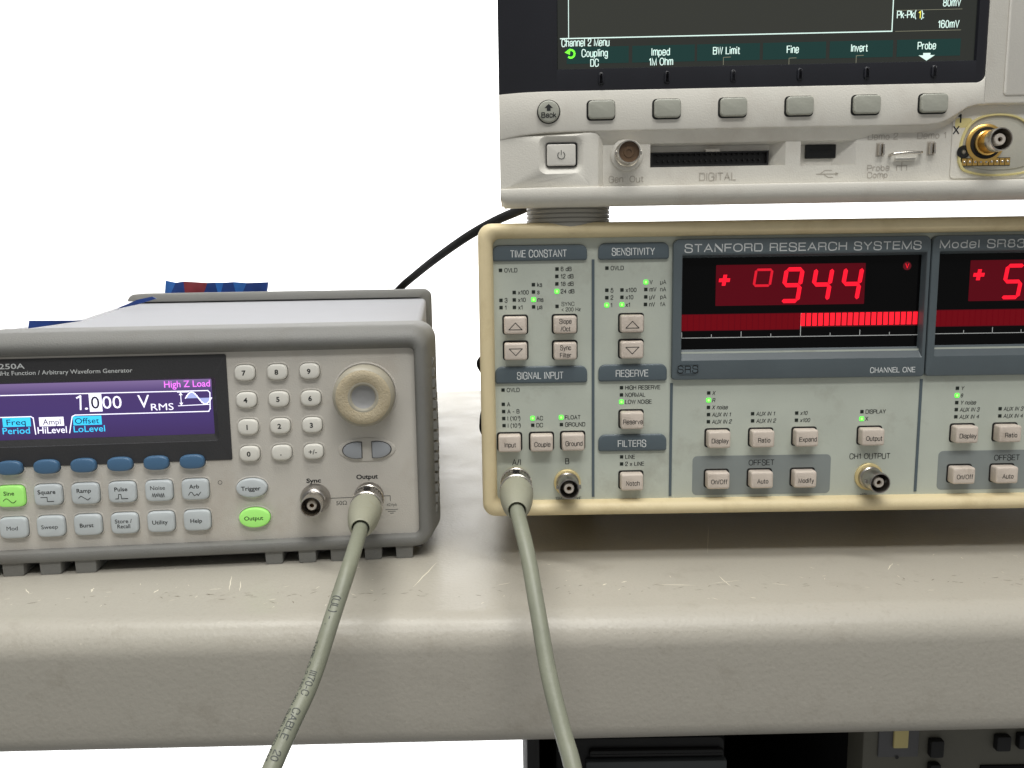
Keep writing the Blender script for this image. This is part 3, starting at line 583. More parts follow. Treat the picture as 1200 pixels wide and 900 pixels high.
def scale_marks(h, x0, x1, z, top):
    mb = MB(); y = YW-.2; mb.stroke([(x0, z), (x1, z)], .3, y)
    for k in range(9):
        x = x0+(x1-x0)*k/8; mb.stroke([(x, z), (x, top if k == 4 else z+(2.6 if k % 2 == 0 else 1.4))], .3, y)
    mb.build('scale_lines', 'scale_ink', h, smooth=0, recalc=False)
scale_marks(h1, 93.2, 203, 82.4, 93.1)
scale_marks(h2, 210.3, 210.3+106.5, 82.7, 93.5)
x, z = 179.5, 65.6; mb = MB(); htext(mb, 'CHANNEL ONE', x, z, 2.2, YP-2.66, x1=200.2); mb.build('lettering', 'white_ink', h1, smooth=0, recalc=False)
x, z = 95.4, 68.4
mb = MB(); mb.rings([[(x+a, y, z+b) for a, b in ((-5, -1.2), (-3.7, -2.5), (3.6, -2.5), (5, -1), (5, 2.4), (-3.6, 2.4), (-5, 1))] for y in (3.4, 3.1)]); e = mb.build('emblem', 'slate', sr, smooth=0)
mb = MB(); htext(mb, 'SRS', x, z-1.45, 2.9, 3.02, align='c', cond=1.0, bold=.01); mb.stroke([(x-4.6, z-1.1), (x-3.6, z-2.1), (x+3.5, z-2.1), (x+4.6, z-.9), (x+4.6, z+2), (x-3.5, z+2), (x-4.6, z+.9)], .22, 3.02, close=True)
mb.build('lettering', 'ink', e, smooth=0, recalc=False)
bnc_jack(sr, 39.9, 15.2, YP, 'brass_washer', 6.3, 13, label='input connector B with pale brass washer')
bnc_jack(sr, 182.1, 15.8, YP, 'brass_washer', 6.5, 13, label='channel one output connector')
MB().lathe([(6.3, YP), (6.3, YP-.9), (5.6, YP-1.3), (4.8, YP-1.4), (4.8, YP-5)], 15.7, 16.6).build('connector', 'brass_washer', sr, 'input connector A under a cable plug')
# ------------------------------------------------------------------ oscilloscope
OSO = (-4.05, -7, 166.69)
oz = thing('oscilloscope', 'off-white oscilloscope with dark screen frame standing on top of the lock-in amplifier', 'oscilloscope', OSO, -1.8)
def bend(x): return 5.0*((24-x)/24)**2 if x < 24 else 0.0
def interp(P, x):
    if x <= P[0][0]: return P[0][1]
    for (a, b), (c, d) in zip(P, P[1:]):
        if x <= c: return b+(d-b)*(x-a)/(c-a)
    return P[-1][1]
def loft(mb, xs, fn, m=0):
    b0 = len(mb.v); n = len(fn(xs[0]))
    for x in xs: mb.v += [(x, y+bend(x), z) for y, z in fn(x)]
    for i in range(len(xs)-1):
        for k in range(n-1): mb.face((b0+i*n+k, b0+(i+1)*n+k, b0+(i+1)*n+k+1, b0+i*n+k+1), m)
    return mb
OWD, OHT = 381, 204
ledge = [(0.4, 27), (4.9, 27.8), (9.3, 28.4), (19.9, 29.2), (29.4, 29.4), (42.1, 29.4), (107.3, 29.5), (168.1, 29.4), (180.6, 29.4), (185.9, 29.9), (190, 31.5), (194.1, 34), (197.5, 36.2), (201.7, 37.3), (208.4, 37.6), (220.7, 37.5)]
ledge = list(zip(ledge[::2], ledge[1::2])) if not isinstance(ledge[0], tuple) else ledge
zbz = 46.3; xbz = 204.1
def dark_bottom(x): return zbz-(0 if x < xbz-3.5 else -(3.5-math.sqrt(max(0, 3.5**2-(x-xbz+3.5)**2))))
xs = [0, .6, 1.5, 3, 5, 7.5, 10, 13, 16, 20, 24]+[24+k*4 for k in range(1, 43)]
xs = [x for x in xs if x < xbz-3.6]+[xbz-3.5+3.5*math.sin(math.pi/2*k/8) for k in range(9)]
xl = sorted(set(xs+[a for a, b in ledge])); xk = [x for x in xl if x <= xbz]
loft(MB(), xk, lambda x: [(9, interp(ledge, x)), (.9, interp(ledge, x)), (.25, interp(ledge, x)+.3), (0, interp(ledge, x)+1.0), (0, dark_bottom(x)-.5), (.15, dark_bottom(x)-.1), (.6, dark_bottom(x))]).build('key_panel', 'scope', oz, smooth=40)
loft(MB(), [xbz, xbz+.3, xbz+.8]+[x for x in xl if x > xbz+.8]+[OWD], lambda x: [(9, interp(ledge, x)), (.9, interp(ledge, x)), (.25, interp(ledge, x)+.3), (.6 if x == xbz else 0, interp(ledge, x)+1.0), (.6 if x == xbz else .15 if x < xbz+.5 else 0, OHT)]).build('side_panel', 'scope', oz, smooth=40)
sx0, sz0, sx1 = 25.1, 55.1, 200.1
# dark screen surround with a rectangular opening for the glass
mb = MB()
loft(mb, [x for x in xs if x < sx0]+[sx0], lambda x: [(.6, dark_bottom(x)), (.45, dark_bottom(x)+.4), (.45, OHT-3)])
loft(mb, [sx0]+[x for x in xs if sx0 < x < sx1]+[sx1], lambda x: [(.6, dark_bottom(x)), (.45, dark_bottom(x)+.4), (.45, sz0), (2.0, sz0+.5)])
loft(mb, [sx1]+[x for x in xs if x > sx1], lambda x: [(.6, dark_bottom(x)), (.45, dark_bottom(x)+.4), (.45, OHT-3)])
for x in (sx0, sx1): i = len(mb.v); mb.v += [(x, .45, sz0), (x+(.4 if x == sx0 else -.4), 2.0, sz0), (x+(.4 if x == sx0 else -.4), 2.0, OHT-3), (x, .45, OHT-3)]; mb.face((i, i+1, i+2, i+3))
mb.build('screen_surround', 'scope_dark', oz, smooth=40)
scr = MB().box(sx0+.2, sx1-.2, 1.9, 3, sz0+.2, OHT-14).build('screen', 'scope_screen', oz, 'dark oscilloscope screen with channel menu')
gx0, gx1, gz = 30.1, 165.2, 67.9
MB().box(gx0, gx1, 1.84, 1.89, gz, OHT-16).build('trace_area', 'scope_grid_area', scr, smooth=0)
mb = MB(); y = 1.78
mb.stroke([(gx0, OHT-16), (gx0, gz)], .32, y); mb.stroke([(26.6, gz), (gx1, gz)], .45, y); mb.stroke([(gx1, gz), (gx1, OHT-16)], .4, y)
def stext(s, x, z, cap=2.7, x1=None, **k): htext(mb, s, x, z, cap, y, x1=x1, wt=.135)
stext('Channel 2 Menu', 27.1, 64.8, x1=47.3)
stext('Coupling', 35.6, 60.5, x1=46.6); stext('DC', 39.3, 56.5, x1=42.8)
stext('Imped', 65.1, 60.4, x1=72.8); stext('1M Ohm', 64.1, 56.4, x1=74.2)
stext('BW Limit', 91, 60.3, x1=102.2); stext('Fine', 121.9, 60.2, x1=126.8); stext('Invert', 148.6, 60.2, x1=155.5); stext('Probe', 176.2, 60.5, x1=183.7)
stext('80mV', 185.7, 77.4, x1=193); stext('Pk-Pk(', 167, 73.1, x1=174.9); stext('):', 177, 72.9, x1=178.1); stext('160mV', 184.1, 68.9, x1=192.8)
x, z = 180.1, 57.5; mb.poly([(x-1.5, z+1.4), (x+1.5, z+1.4), (x+1.5, z+.5), (x+3.4, z+.5), (x, z-1.7), (x-3.4, z+.5), (x-1.5, z+.5)], y)
mb.build('screen_print', 'pix_white', scr, smooth=0, recalc=False)
mb = MB(); x, z = 175.8, 72.9; htext(mb, '1', x, z, 2.7, y, cond=.7, wt=.14); mb.build('screen_print', 'pix_yellow', scr, smooth=0, recalc=False)
mb = MB(); x, z = 31, 61.7; mb.stroke([(x+1.6*math.cos(a), z+1.6*math.sin(a)) for a in [math.radians(150+k*-25) for k in range(0, 12)]], .75, y); mb.poly([(x-2.6, z+.6), (x-.2, z+2.2), (x-.4, z-.4)], y)
mb.build('screen_print', 'pix_green', scr, smooth=0, recalc=False)
for x, z in ((95.4, 55.9), (122.9, 55), (150.9, 55.4)): MB().stroke([(x, z), (x, z+3), (x+3, z+3.1)], .25, y).build('corner_mark', 'pix_dim', scr, smooth=0, recalc=False)
for z in (76.1, 67.8): MB().stroke([(166.6, z), (193.6, z)], .22, y).build('separator_line', 'pix_dim', scr, smooth=0, recalc=False)
for k, x in enumerate((29.2, 57, 84.3, 111.9, 139.7, 167.6)):
    z = 57.2; MB().box(x, x+26.3, 1.82, 1.89, z+.4, z+7.2).build('menu_field', 'teal', scr, smooth=0)
for k in range(6):
    x = 43.6+27.83*k; z = 38.0
    mb = MB(); mb.rings([rr(x-6.1, x+6.1, z-4.25, z+4.25, 1.8, y_, 4) for y_ in (.4, -.08)]); mb.build('key_gap_shade', 'black', oz)  # black sheet painted in for the shaded gap round the softkey
    key_button(x+.25, z+.1, 11.2, 7.5, 1.6, 0, -1.9, .6, 'softkey', 'scope_key', oz, ('blank grey softkey '+['under the coupling entry', 'under the impedance entry', 'under the bandwidth limit entry', 'under the fine entry', 'under the invert entry', 'under the probe entry'][k]))
    xb, zb = x+.1, z+13.0
    MB().rings([rr(xb-1.3+i, xb+1.3-i, zb-2.7+i, zb+2.7-i, 1.2, y_, 5) for i, y_ in ((0, .6), (.2, -.3), (.7, -.7))]).build('pointer_bump', 'scope_dark', oz)
x, z = 21.4, 37.8
MB().lathe([(5.0, .5), (5.0, -.06), (.01, -.06)], x, z).build('key_gap_shade', 'black', oz)  # black disc for the shaded gap round the key
b = oval_key(x, z, 4.55, 4.55, 0, -1.6, .6, 'back_key', 'scope_key', oz, 'round key marked Back')
mb = MB(); htext(mb, 'Back', x, z-2.5, 1.9, -1.82, align='c', cond=.85, wt=.2); mb.poly([(x-.8, z+.1), (x+.8, z+.1), (x+.8, z+1.3), (x+1.8, z+1.3), (x, z+3), (x-1.8, z+1.3), (x-.8, z+1.3)], -1.82); mb.build('lettering', 'ink', b, smooth=0, recalc=False)
# lower front
zl = 6; YL = 4.2
mx1 = 44.3; bay0 = 193.3
dg0, dg1, dz0, dz1 = 65.3, 14.4, 123.4, 24.4
ub0, ub1, uz0, uz1 = 129.8, 14, 153.5, 24.5
dg0, dz0, dg1, dz1 = dg0, dg1, dz0, dz1
ub0, uz0, ub1, uz1 = ub0, ub1, uz0, uz1
mb = MB(); plate(mx1-6, OWD-2, zl-1, zl+42, [(dg0, dg1, dz0, dz1), (ub0, ub1, uz0, uz1)], YL, 0, mb); mb.build('lower_panel', 'scope', oz, smooth=0, recalc=False)
def q4(x0, x1, z0, z1, y): return [(x0, y, z0), (x1, y, z0), (x1, y, z1), (x0, y, z1)]
mb = MB(); mb.rings([q4(dg0, dg1, dz0, dz1, YL), q4(dg0+.5, dg1-5.5, dz0+.4, dz1-.6, YL+6)], False, True); t = mb.build('digital_socket', 'scope', oz, 'long socket marked DIGITAL', smooth=0)
mb = MB(); mb.rings([q4(dg0+.7, dg1-6.2, dz0+.5, dz1-3.3, y) for y in (YL+6, YL+3.6)], False, False); mb.rings([q4(dg0+.7, dg1-6.2, dz0+.5, dz1-3.3, YL+3.6), q4(dg0+1.5, dg1-7, dz0+1.2, dz1-4, YL+3.7), q4(dg0+1.5, dg1-7, dz0+1.2, dz1-4, YL+5.8)]); mb.build('socket_shroud', 'black', t, smooth=0)
mb = MB(); nx = 20
for i in range(nx):
    for j in range(2):
        px_ = dg0+4+(dg1-dg0-14)*i/(nx-1); pz = dz0+3.0+j*2.6; mb.box(px_-.3, px_+.3, YL+4.0, YL+5.8, pz-.3, pz+.3)
mb.build('pins', 'rack_dark', t, smooth=0)
MB().box((dg0+dg1)/2-4.5, (dg0+dg1)/2+1.5, YL+3.0, YL+5.9, dz1-3.4, dz1-2.3).build('polarising_notch', 'scope', t, smooth=0)
mb = MB(); mb.rings([q4(ub0, ub1, uz0, uz1, YL), q4(ub0+1, ub1-8.5, uz0+.6, uz1-1.2, YL+6)], False, True); t = mb.build('usb_bay', 'scope_light', oz, 'recess holding the USB socket', smooth=0)
x, z = 140, 20.4
mb = MB(); mb.box(x-6.6, x+6.6, YL+4.8, YL+6.2, z-2.9, z+2.9, .3); u = mb.build('usb_socket', 'black', t); 
mb = MB(); mb.box(x-4.8, x+4.8, YL+4.6, YL+4.8, z+.1, z+1.1); mb.build('contact_tongue', 'rack_dark', t, smooth=0)
xw = 154.1
def cove(x): return 4.6 if x < xw else max(2.2, 4.6-(x-xw)*.35)
loft(MB(), [mx1-3]+[x for x in xl if mx1-3 < x < bay0+1]+[bay0+1], lambda x: [(YL+.05, interp(ledge, x)-cove(x)-.4), (YL-.5, interp(ledge, x)-cove(x)), (1.4, interp(ledge, x)-.5), (.7, interp(ledge, x)+.25)]).build('ledge_cove', 'scope', oz, smooth=50)
# power key module
px0, pz0, px1, pz1 = 17.7, 12.7, 35.7, 27
zt_ = 29.1
mb = MB()
def hole(i, y): return rr(px0+i, px1-i, pz0+i, pz1-i, 3.2-i*.3, y, 6)
def outr(x1, zt, y): 
    return [(a, b+bend(a)*(1 if a < 10 else 0), c) for a, b, c in rr(0, x1, zl-.3, zt, (.1, .1, 2.6, .1), y, 6)]
mb.rings([outr(mx1+.6, zt_+1.6, YL+.3), outr(mx1, zt_+1.2, YL-1), outr(mx1-1.8, zt_+.3, 1.1), outr(mx1-4.5, zt_-.4, .35), hole(-.8, .25), hole(0, .6), hole(3.2, 4.2), hole(3.4, 4.3)], False, True)
pm = mb.build('power_key_bay', 'scope', oz, smooth=30)
x, z = 26.7, 20
mb = MB(); mb.rings([rr(x-6.5, x+6.9, z-4.8, z+5.2, .8, y, 3) for y in (4.3, 1.9)]); mb.build('key_gap_shade', 'black', pm)  # black slab for the shade between power key and bay
k = key_button(x, z, 12.4, 9.1, .9, 4, 1.1, .5, 'power_key', 'scope_light', oz, 'power key with standby symbol')
mb = MB(); mb.stroke([(x+1.55*math.cos(a), z-.2+1.55*math.sin(a)) for a in [math.radians(125+k_*29) for k_ in range(11)]], .3, .84); mb.stroke([(x, z+.1), (x, z+1.9)], .3, .84); mb.build('lettering', 'ink_soft', k, smooth=0, recalc=False)
# bottom lip
loft(MB(), [0, .6, 1.5, 3, 5, 8, 12, 18, 24, 60, 120, 200, 300, OWD], lambda x: [(YL+.5, zl+.35), (.2, zl+.3), (-.5, zl+.1), (-.75, zl-.5), (-.75, zl-3.2), (-.3, zl-4.8+(.6 if x < 1 else 0)), (.9, zl-6.2+(1.6 if x < 1 else .5 if x < 2 else 0)), (3.5, zl-7.6+(3 if x < 1 else 1.2 if x < 2 else 0)), (6, zl-7.9+(3 if x < 1 else 0)), (13.5, zl-6.5), (13.5, zl+9)]).build('bottom_lip', 'scope', oz, smooth=50)
mb = MB(); mb.rings([rr(1.2, OWD-1.2, zl+7, OHT-.5, 4, y, 5) for y in (142, 13)], True, True); mb.build('case', 'scope', oz)
# sockets and marks
g = bnc_jack(oz, 55.1, 19.9, YL, 'scope', 6.9, 10.5, barrel='metal', rb=4.9, label='generator output connector', core='brown_bore')
mb = MB(); mb.lathe([(4.2, YL-9), (.01, YL-9)], 55.1, 19.9); mb.build('bore', 'brown_bore', g)
mb = MB(); y = YL-.12
def emb(s, x, z, cap, x1=None): htext(mb, s, x, z, cap, y, x1=x1, wt=.15)
emb('Gen', 47.4, 8.4, 2.4, x1=53.6); emb('Out', 56.5, 8.4, 2.4, x1=62.4); emb('DIGITAL', 86.6, 8.5, 3.0, x1=102.3)
emb('Demo 2', 158.2, 24.4, 2.3, x1=170.8); emb('Demo 1', 179.1, 24.5, 2.3, x1=191.3); emb('Probe', 158.5, 11.4, 2.2, x1=167.9); emb('Comp', 158.6, 8.4, 2.2, x1=167.2)
x, z = 141.4, 10.3; mb.stroke([(x-4.5, z), (x+4.5, z)], .35, y); mb.stroke([(x-3, z), (x-1, z+1.5), (x+2, z+1.5)], .3, y); mb.stroke([(x-1.5, z), (x+.5, z-1.4), (x+2.6, z-1.4)], .3, y); mb.poly([(x+3.6, z-.7), (x+5, z), (x+3.6, z+.7)], y)
x, z = 173.1, 12.9
for dx, zz in ((-2.1, -1.6), (0, -1.6), (2.1, -1.6)): mb.stroke([(x+dx, z+zz), (x+dx, z+.3)], .35, y)
mb.stroke([(x-2.1, z+.3), (x+2.1, z+.3)], .35, y); mb.stroke([(x, z+.3), (x, z+1.8)], .35, y)
mb.build('lettering', 'relief_shade', oz, smooth=0, recalc=False)
for x, z in ((163.5, 20.1), (185, 20.2)):
    MB().rings([q4(x-1.7, x+1.7, z-2.9, z+2.9, YL+.1), q4(x-1.7, x+1.7, z-2.9, z+2.9, YL-.05)]).build('terminal_slot', 'relief_shade', oz, smooth=0)
    mb = MB(); mb.box(x-1.1, x-.3, YL-2.4, YL+.1, z-2.4, z+2.3, .15); mb.box(x+.4, x+1.2, YL-2.4, YL+.1, z-2.4, z+2.3, .15); mb.build('demo_terminal', 'metal', oz)
x, z = 174.1, 18.1
path = [Vector((x-6.2, 4.6, z-.4)), Vector((x-6.4, 2.6, z-.4)), Vector((x-5.2, 1.2, z-.2)), Vector((x, .7, z+.2)), Vector((x+5, 1.2, z+.2)), Vector((x+6.4, 2.6, z+.5)), Vector((x+6.4, 4.6, z+.5))]
tube('ground_loop', catmull(path, 6), .65, 'metal', oz, 10)
MB().box(x-4.4, x+4.4, YL-1.3, YL+.2, z-2.9, z-1.5, .5).build('terminal_ridge', 'scope_light', oz)
# channel one bay
bx0, bz0 = 193.6, 7.5
bt = 39.1
mb = MB(); mb.rings([rr(bx0, OWD-3, bz0, bt+3, (1.6, .3, .3, .3), y, 4) for y in (YL+.1, YL-.5)]); mb.build('channel_bay', 'scope', oz, smooth=40)
YP2 = []
for u in ((196.3, 14.3), (196.4, 18.5), (197.3, 24.2), (199.5, 29.1), (203.2, 32.3), (208.1, 33.8), (214.5, 34), (220.6, 32.7), (225.5, 29.3), (228.4, 23.6), (230, 17.2), (229.7, 11.5), (225.9, 9.3), (217.7, 8.2), (206.9, 8.4), (198.8, 10.5)): YP2.append(u)
YP2 = [(v.x, v.z) for v in catmull([Vector((a, 0, b)) for a, b in YP2+YP2[:1]], 4)[:-1]]
cx, cz = sum(a for a, b in YP2)/len(YP2), sum(b for a, b in YP2)/len(YP2)
def sc(f_, y): return [(cx+(a-cx)*f_, y, cz+(b-cz)*f_) for a, b in YP2]
mb = MB(); mb.rings([sc(1.0, YL-.5), sc(.99, YL-1.3), sc(.94, YL-1.4), sc(.93, YL-.7)], False, False); cr = mb.build('channel_ring', 'yellow_ring', oz, 'pale yellow ring round the channel one connector')
mb = MB(); mb.rings([sc(.93, YL-.62), sc(.80, YL-.62), sc(.79, YL-1.0), sc(.78, YL-1.05)], False, True); ip = mb.build('connector_plate', 'plate_gray', cr, smooth=30)
x, z = 207.2, 21.8
YB = YL-1.05
mb = MB(); mb.lathe([(8.0, YB+.1), (8.0, YB-.5), (7.4, YB-.9), (6.0, YB-1.0), (5.7, YB-.2)], x, z); bc = mb.build('connector', 'gold', oz, 'gold channel one connector with chrome end')
MB().lathe([(6.6, YB-1.02), (6.6, YB-1.3), (5.2, YB-1.3), (5.2, YB-.2)], x, z).build('black_ring', 'rack_dark', bc)
MB().lathe([(5.2, YB-.3), (5.2, YB-2.5), (4.7, YB-3), (4.7, YB-6), (4.5, YB-8.5)], x, z).build('barrel', 'gold', bc)
MB().lathe([(4.55, YB-8.4), (4.8, YB-8.6), (4.8, YB-12.6), (4.6, YB-13), (4.25, YB-13), (4.0, YB-12), (4.0, YB-3)], x, z).build('barrel_end', 'metal', bc)
MB().lathe([(4.1, YB-5), (.01, YB-5)], x, z).build('bore', 'bore', bc)
MB().lathe([(2.4, YB-4), (2.4, YB-11.6), (2.1, YB-12), (1.0, YB-12), (.9, YB-9)], x, z).build('insulator', 'teflon', bc)
MB().lathe([(.95, YB-9), (.95, YB-10.6), (.4, YB-10.8), (.35, YB-8)], x, z, 20).build('contact', 'dark_gold', bc)
x, z = 198.4, 18.4
mb = MB(); mb.lathe([(2.7, YB+.1), (2.7, YB-.4), (1.1, YB-.4), (1.1, YB+.05)], x, z, 28); j = mb.build('probe_sense_jack', 'black', oz)
MB().lathe([(.7, YB), (.7, YB-.5), (.01, YB-.5)], x, z, 16).build('pin', 'metal', j)
x0, z0 = 197.7, 12.4; x1 = 218.2; z1 = z0+3.4
mb = MB(); mb.box(x0, x1, YB-.2, YB+.1, z0, z1); cs = mb.build('contact_strip', 'rack_dark', oz, smooth=0)
for k in range(9):
    w = (x1-x0)/9; a = x0+w*k; c0 = MB().box(a+.16, a+w-.16, YB-.34, YB-.1, z0+.25, z1-.25).build('contact_pad', 'gold', cs, smooth=0)
    MB().lathe([(.55, YB-.3), (.5, YB-.8), (.2, YB-1.0), (.01, YB-1.0)], a+w/2, (z0+z1)/2, 12).build('spring_pin', 'metal', cs)
mb = MB(); x, z = 195.5, 30.7; htext(mb, '1', x, z, 3.2, YL-.62, cond=.85, wt=.2); x, z = 193.8, 26.1; htext(mb, 'X', x, z, 3.0, YL-.62, cond=.85, wt=.17); mb.build('lettering', 'ink', oz, smooth=0, recalc=False)
mb = MB(); x, z = 194.5, 28.8; mb.rings([rr(x, x+7, z-.3, z+3.6, 1, y, 3) for y in (YL-.3, YL-.56)]); mb.build('channel_tag', 'yellow_ring', oz, smooth=0)
cx0 = 211.8; cz0 = 40.8
mb = MB(); mb.rings([rr(cx0, OWD-8, cz0, OHT-8, 1.4, y, 4) for y in (.1, -.45)]+[rr(cx0+.45, OWD-8.45, cz0+.45, OHT-8.45, 1.2, -.7, 4)]); mb.build('control_panel', 'scope_light', oz)
def foot(x, y, parent):
    prof = [(17.0, 16), (17.5, .9)]; z = .6
    for k in range(4): prof += [(19.2, z), (19.2, z-1.35), (18.5, z-1.4), (18.5, z-1.85)]; z -= 1.95
    prof += [(19.0, z), (18.6, -9.0)]
    mb = MB(); mb.rings([[(x+r*math.cos(2*math.pi*k/48), y+r*math.sin(2*math.pi*k/48), zz) for k in range(48)] for r, zz in prof], True, True); return mb.build('ribbed_foot', 'rubber_foot', parent)
f1 = foot(0, 0, oz); f1.location = (30.4*MM, .027, (zl-7.2)*MM)
for x, y in ((.350, .027), (.0325, .118), (.350, .118)):
    o = f1.copy(); S.collection.objects.link(o); o.parent = oz; o.location = (x, y, (zl-7.2)*MM)
# ------------------------------------------------------------------ function generator
GO = (-38.27, 11, 5.51)
ge = thing('function_generator', 'grey rubber-framed function generator with a purple screen and round knob, left on the worktop', 'generator', GO, 5.3)
GW, GH = 254, 107.3
Y4 = 4.0
mb = MB()
def B(l, r, b, t, rad, y): return rr(-GW+l, -r, b, GH-t, rad, y, 8)
mb.rings([B(1, -2.2, 1, 1, 9, 46), B(0, -3.0, 0, .4, 9, 40), B(0, -3.0, 0, 0, 9, 22), B(0, -1.2, 0, 0, 9, 12), B(0, 0, 0, .2, 8.5, 6.5), B(.6, .8, .2, 1.6, 8, 3.2), B(2.2, 2.4, .9, 4.2, 7, .7), B(3.6, 3.8, 2.2, 5.8, 6, 0), B(5.5, 6.0, 5.2, 7.2, 4, 0), B(6.6, 7.0, 6.0, 9.2, 3, .8), B(7.4, 7.6, 6.5, 11.0, 2.2, 4.6)], False, False)
mb.build('front_bumper', 'rubber', ge, smooth=45)
mb = plate(-GW+5, -5, 4, GH-8, [(-234.4, -101.3+2.1, 58.5-3.2, 84.2+.7)], Y4, 0, MB()); mb.build('front_panel', 'gen_panel', ge, smooth=0)
MB().box(-GW+7, -6, 8, 26, 3, GH-6).build('chassis', 'gen_black', ge, smooth=0)
MB().box(-GW+6, -6, 6, 360, -1.5, 3.5, .5).build('added_gap_block', 'gen_black', ge)  # dark block added to keep the gap under the generator dark
mb = MB(); zb = .9
feet = (-195.3, -178.8, -163, -76.7, -61.1, -46, -29.8, -14.9)
for k, x in enumerate(feet):
    w = 4.2 if k > 2 else 4.9
    mb = MB(); P = [(x-w, .6), (x+w, .6), (x+w-.2, -5.0), (x+w-.9, -5.5), (x-w+.9, -5.5), (x-w+.2, -5.0)]
    mb.rings([[(a, y, b) for a, b in P] for y in (22, 2.2)]+[[(x+(a-x)*.95, 1.7, b*.97) for a, b in P]], True, True); mb.build('bumper_foot', 'rubber', ge)
for x in (-GW+15, -GW+30): mb = MB().box(x-4.5, x+4.5, 2, 22, -5.5, .6, .6); mb.build('bumper_foot', 'rubber', ge)
mb = MB(); n = 15; 
for k in range(n):
    z0 = 14+k*5.2; c = math.sin(math.pi*(k+.5)/n); o_ = 1.4+1.9*c**.5
    mb.rings([[(-1.0, 10+a, z0+b) for a, b in ((0, 0), (34, 0), (34, 4.4), (0, 4.4))], [(o_-.5, 10.5+a, z0+.4+b) for a, b in ((0, 0), (33, 0), (33, 3.6), (0, 3.6))], [(o_, 12+a, z0+1.2+b) for a, b in ((0, 0), (30, 0), (30, 2), (0, 2))]])
mb.build('side_grip', 'rubber', ge, smooth=60)
zc = GH-2.0
mb = MB(); mb.rings([rr(-GW+4, -4.0, 3, zc, 3.5, y, 6) for y in (362, 24)], True, True); mb.build('case', 'gen_cover', ge)
rx, rz = 1.1, 113.3
rzi = rz-7.0
def RB(i, y, o=0): return rr(-GW-2+i, rx-i, 0+i, rz-i, 7, y, 7)
mb = MB(); mb.rings([rr(-GW+5, rx-9.0, 6, rzi, 4, 362, 7), rr(-GW+5, rx-9.0, 6, rzi, 4, 349, 7), rr(-GW+4, rx-8.2, 5, rzi+.6, 4, 348, 7), RB(1.2, 348), RB(0, 349.2), RB(0, 372), RB(1.5, 374), ], False, True); mb.build('rear_bumper', 'rubber', ge, smooth=50)
for x in (-GW+20, -30): MB().box(x-12, x+12, 330, 360, -5.5, 4, .8).build('bumper_foot', 'rubber', ge)
# display
dx1, dz1 = -93.6, 95.7; dz0 = 45.8
wx1, wz1 = -101.3, 84.2; wz0 = 58.5
dx0 = -GW+9; wx0 = -232
mb = MB(); mb.rings([rr(dx0, dx1, dz0, dz1, .8, Y4+.1, 4), rr(dx0, dx1, dz0, dz1, .8, Y4-.35, 4), rr(dx0+.3, dx1-.3, dz0+.3, dz1-.3, .6, Y4-.5, 4), rr(wx0-2.5, wx1+2.3, wz0-3.4, wz1+.8, 1.4, Y4-.5, 4), rr(wx0-2.2, wx1+2.0, wz0-3.1, wz1+.6, 1.2, Y4-.1, 4), rr(wx0, wx1, wz0, wz1, .4, Y4+1.0, 4)], False, False)
db = mb.build('display_surround', 'gen_black', ge, smooth=25)
lcd = MB().box(wx0-.2, wx1+.2, Y4+.9, Y4+2, wz0-.2, wz1+.2).build('display_screen', 'lcd', ge, 'purple lit screen showing 1.000 V RMS', smooth=0)
YD = Y4+.9
def GT(mb, s, x, z, cap, x1, y=YD-.12, bold=0): text(mb, s, x, z, cap, y, x1=x1, bold=bold)
mb = MB()
GT(mb, '33250A', -192.8-5.4, 91.3, 2.3, -182.2, y=Y4-.56, bold=.01)
GT(mb, '80 MHz Function / Arbitrary Waveform Generator', -193-5.8, 88.4, 1.9, -135.5, y=Y4-.56, bold=.006)
mb.build('lettering', 'scale_ink', db, smooth=0, recalc=False)
mb = MB()
GT(mb, 'High Z Load', -122.4, 80.7, 3.0, -100.9-.9, bold=.01); mb.build('screen_print', 'pix_magenta', lcd, smooth=0, recalc=False)
mb = MB(); y = YD-.12
def pl(pts, w=.45): mb.stroke(pts, w, y)
pl([(wx0, 79.2), (-103, 78.8), (-102.1, 77.8), (-102.5, 70.2), (-103.2, 69), (-162.9, 69.1), (-164.2, 68.5), (-166, 60.8)])
pl([(wx0, 69), (-182.3, 69), (-181.3, 68.3), (-180.9, 60.7)])
mb.stroke([(-161.5, 77), (-159.8, 77.9), (-160.2, 71.6)], .75, YD-.12); GT(mb, '.', -158.3, 71.5, 5.7, -156.9)
GT(mb, '00', -150.4, 71.7, 5.7, -141.9); GT(mb, 'V', -134.7, 71.6, 5.9, -129.5); GT(mb, 'RMS', -129, 70.2, 3.1, -118.9)
cx, cz = -153.4, 74.7; MB.poly(mb, [(cx-2.8, cz-4.3), (cx+2.8, cz-4.3), (cx+2.8, cz+4.3), (cx-2.8, cz+4.3)], YD-.08)
cx, cz = -173.6, 66.3; mb.poly([(cx-5.3, cz-2), (cx+5.5, cz-2), (cx+5.5, cz+2.2), (cx-5.3, cz+2.2)], YD-.08)
GT(mb, 'HiLevel', -179.9, 61, 3.0, -167.1, bold=.006)
sx_, sz_ = -115.7, 75; w_ = 11.8
sine = [(sx_+2.4+w_*k/16, sz_+.4+2.9*math.sin(2*math.pi*k/16)) for k in range(17)]
pl(sine, .5); pl([(sx_-1.0, sz_+3.4), (sx_+4, sz_+3.4)], .35); pl([(sx_-1, sz_-3.0), (sx_+13, sz_-2.7)], .35); pl([(sx_+.4, sz_-2.6), (sx_+.4, sz_+3)], .35)
for d in (1, -1): mb.poly([(sx_+.4, sz_+.2+3*d), (sx_-.5, sz_+.2+1.8*d), (sx_+1.3, sz_+.2+1.8*d)], y)
mb.build('screen_print', 'pix_lcd', lcd, smooth=0, recalc=False)
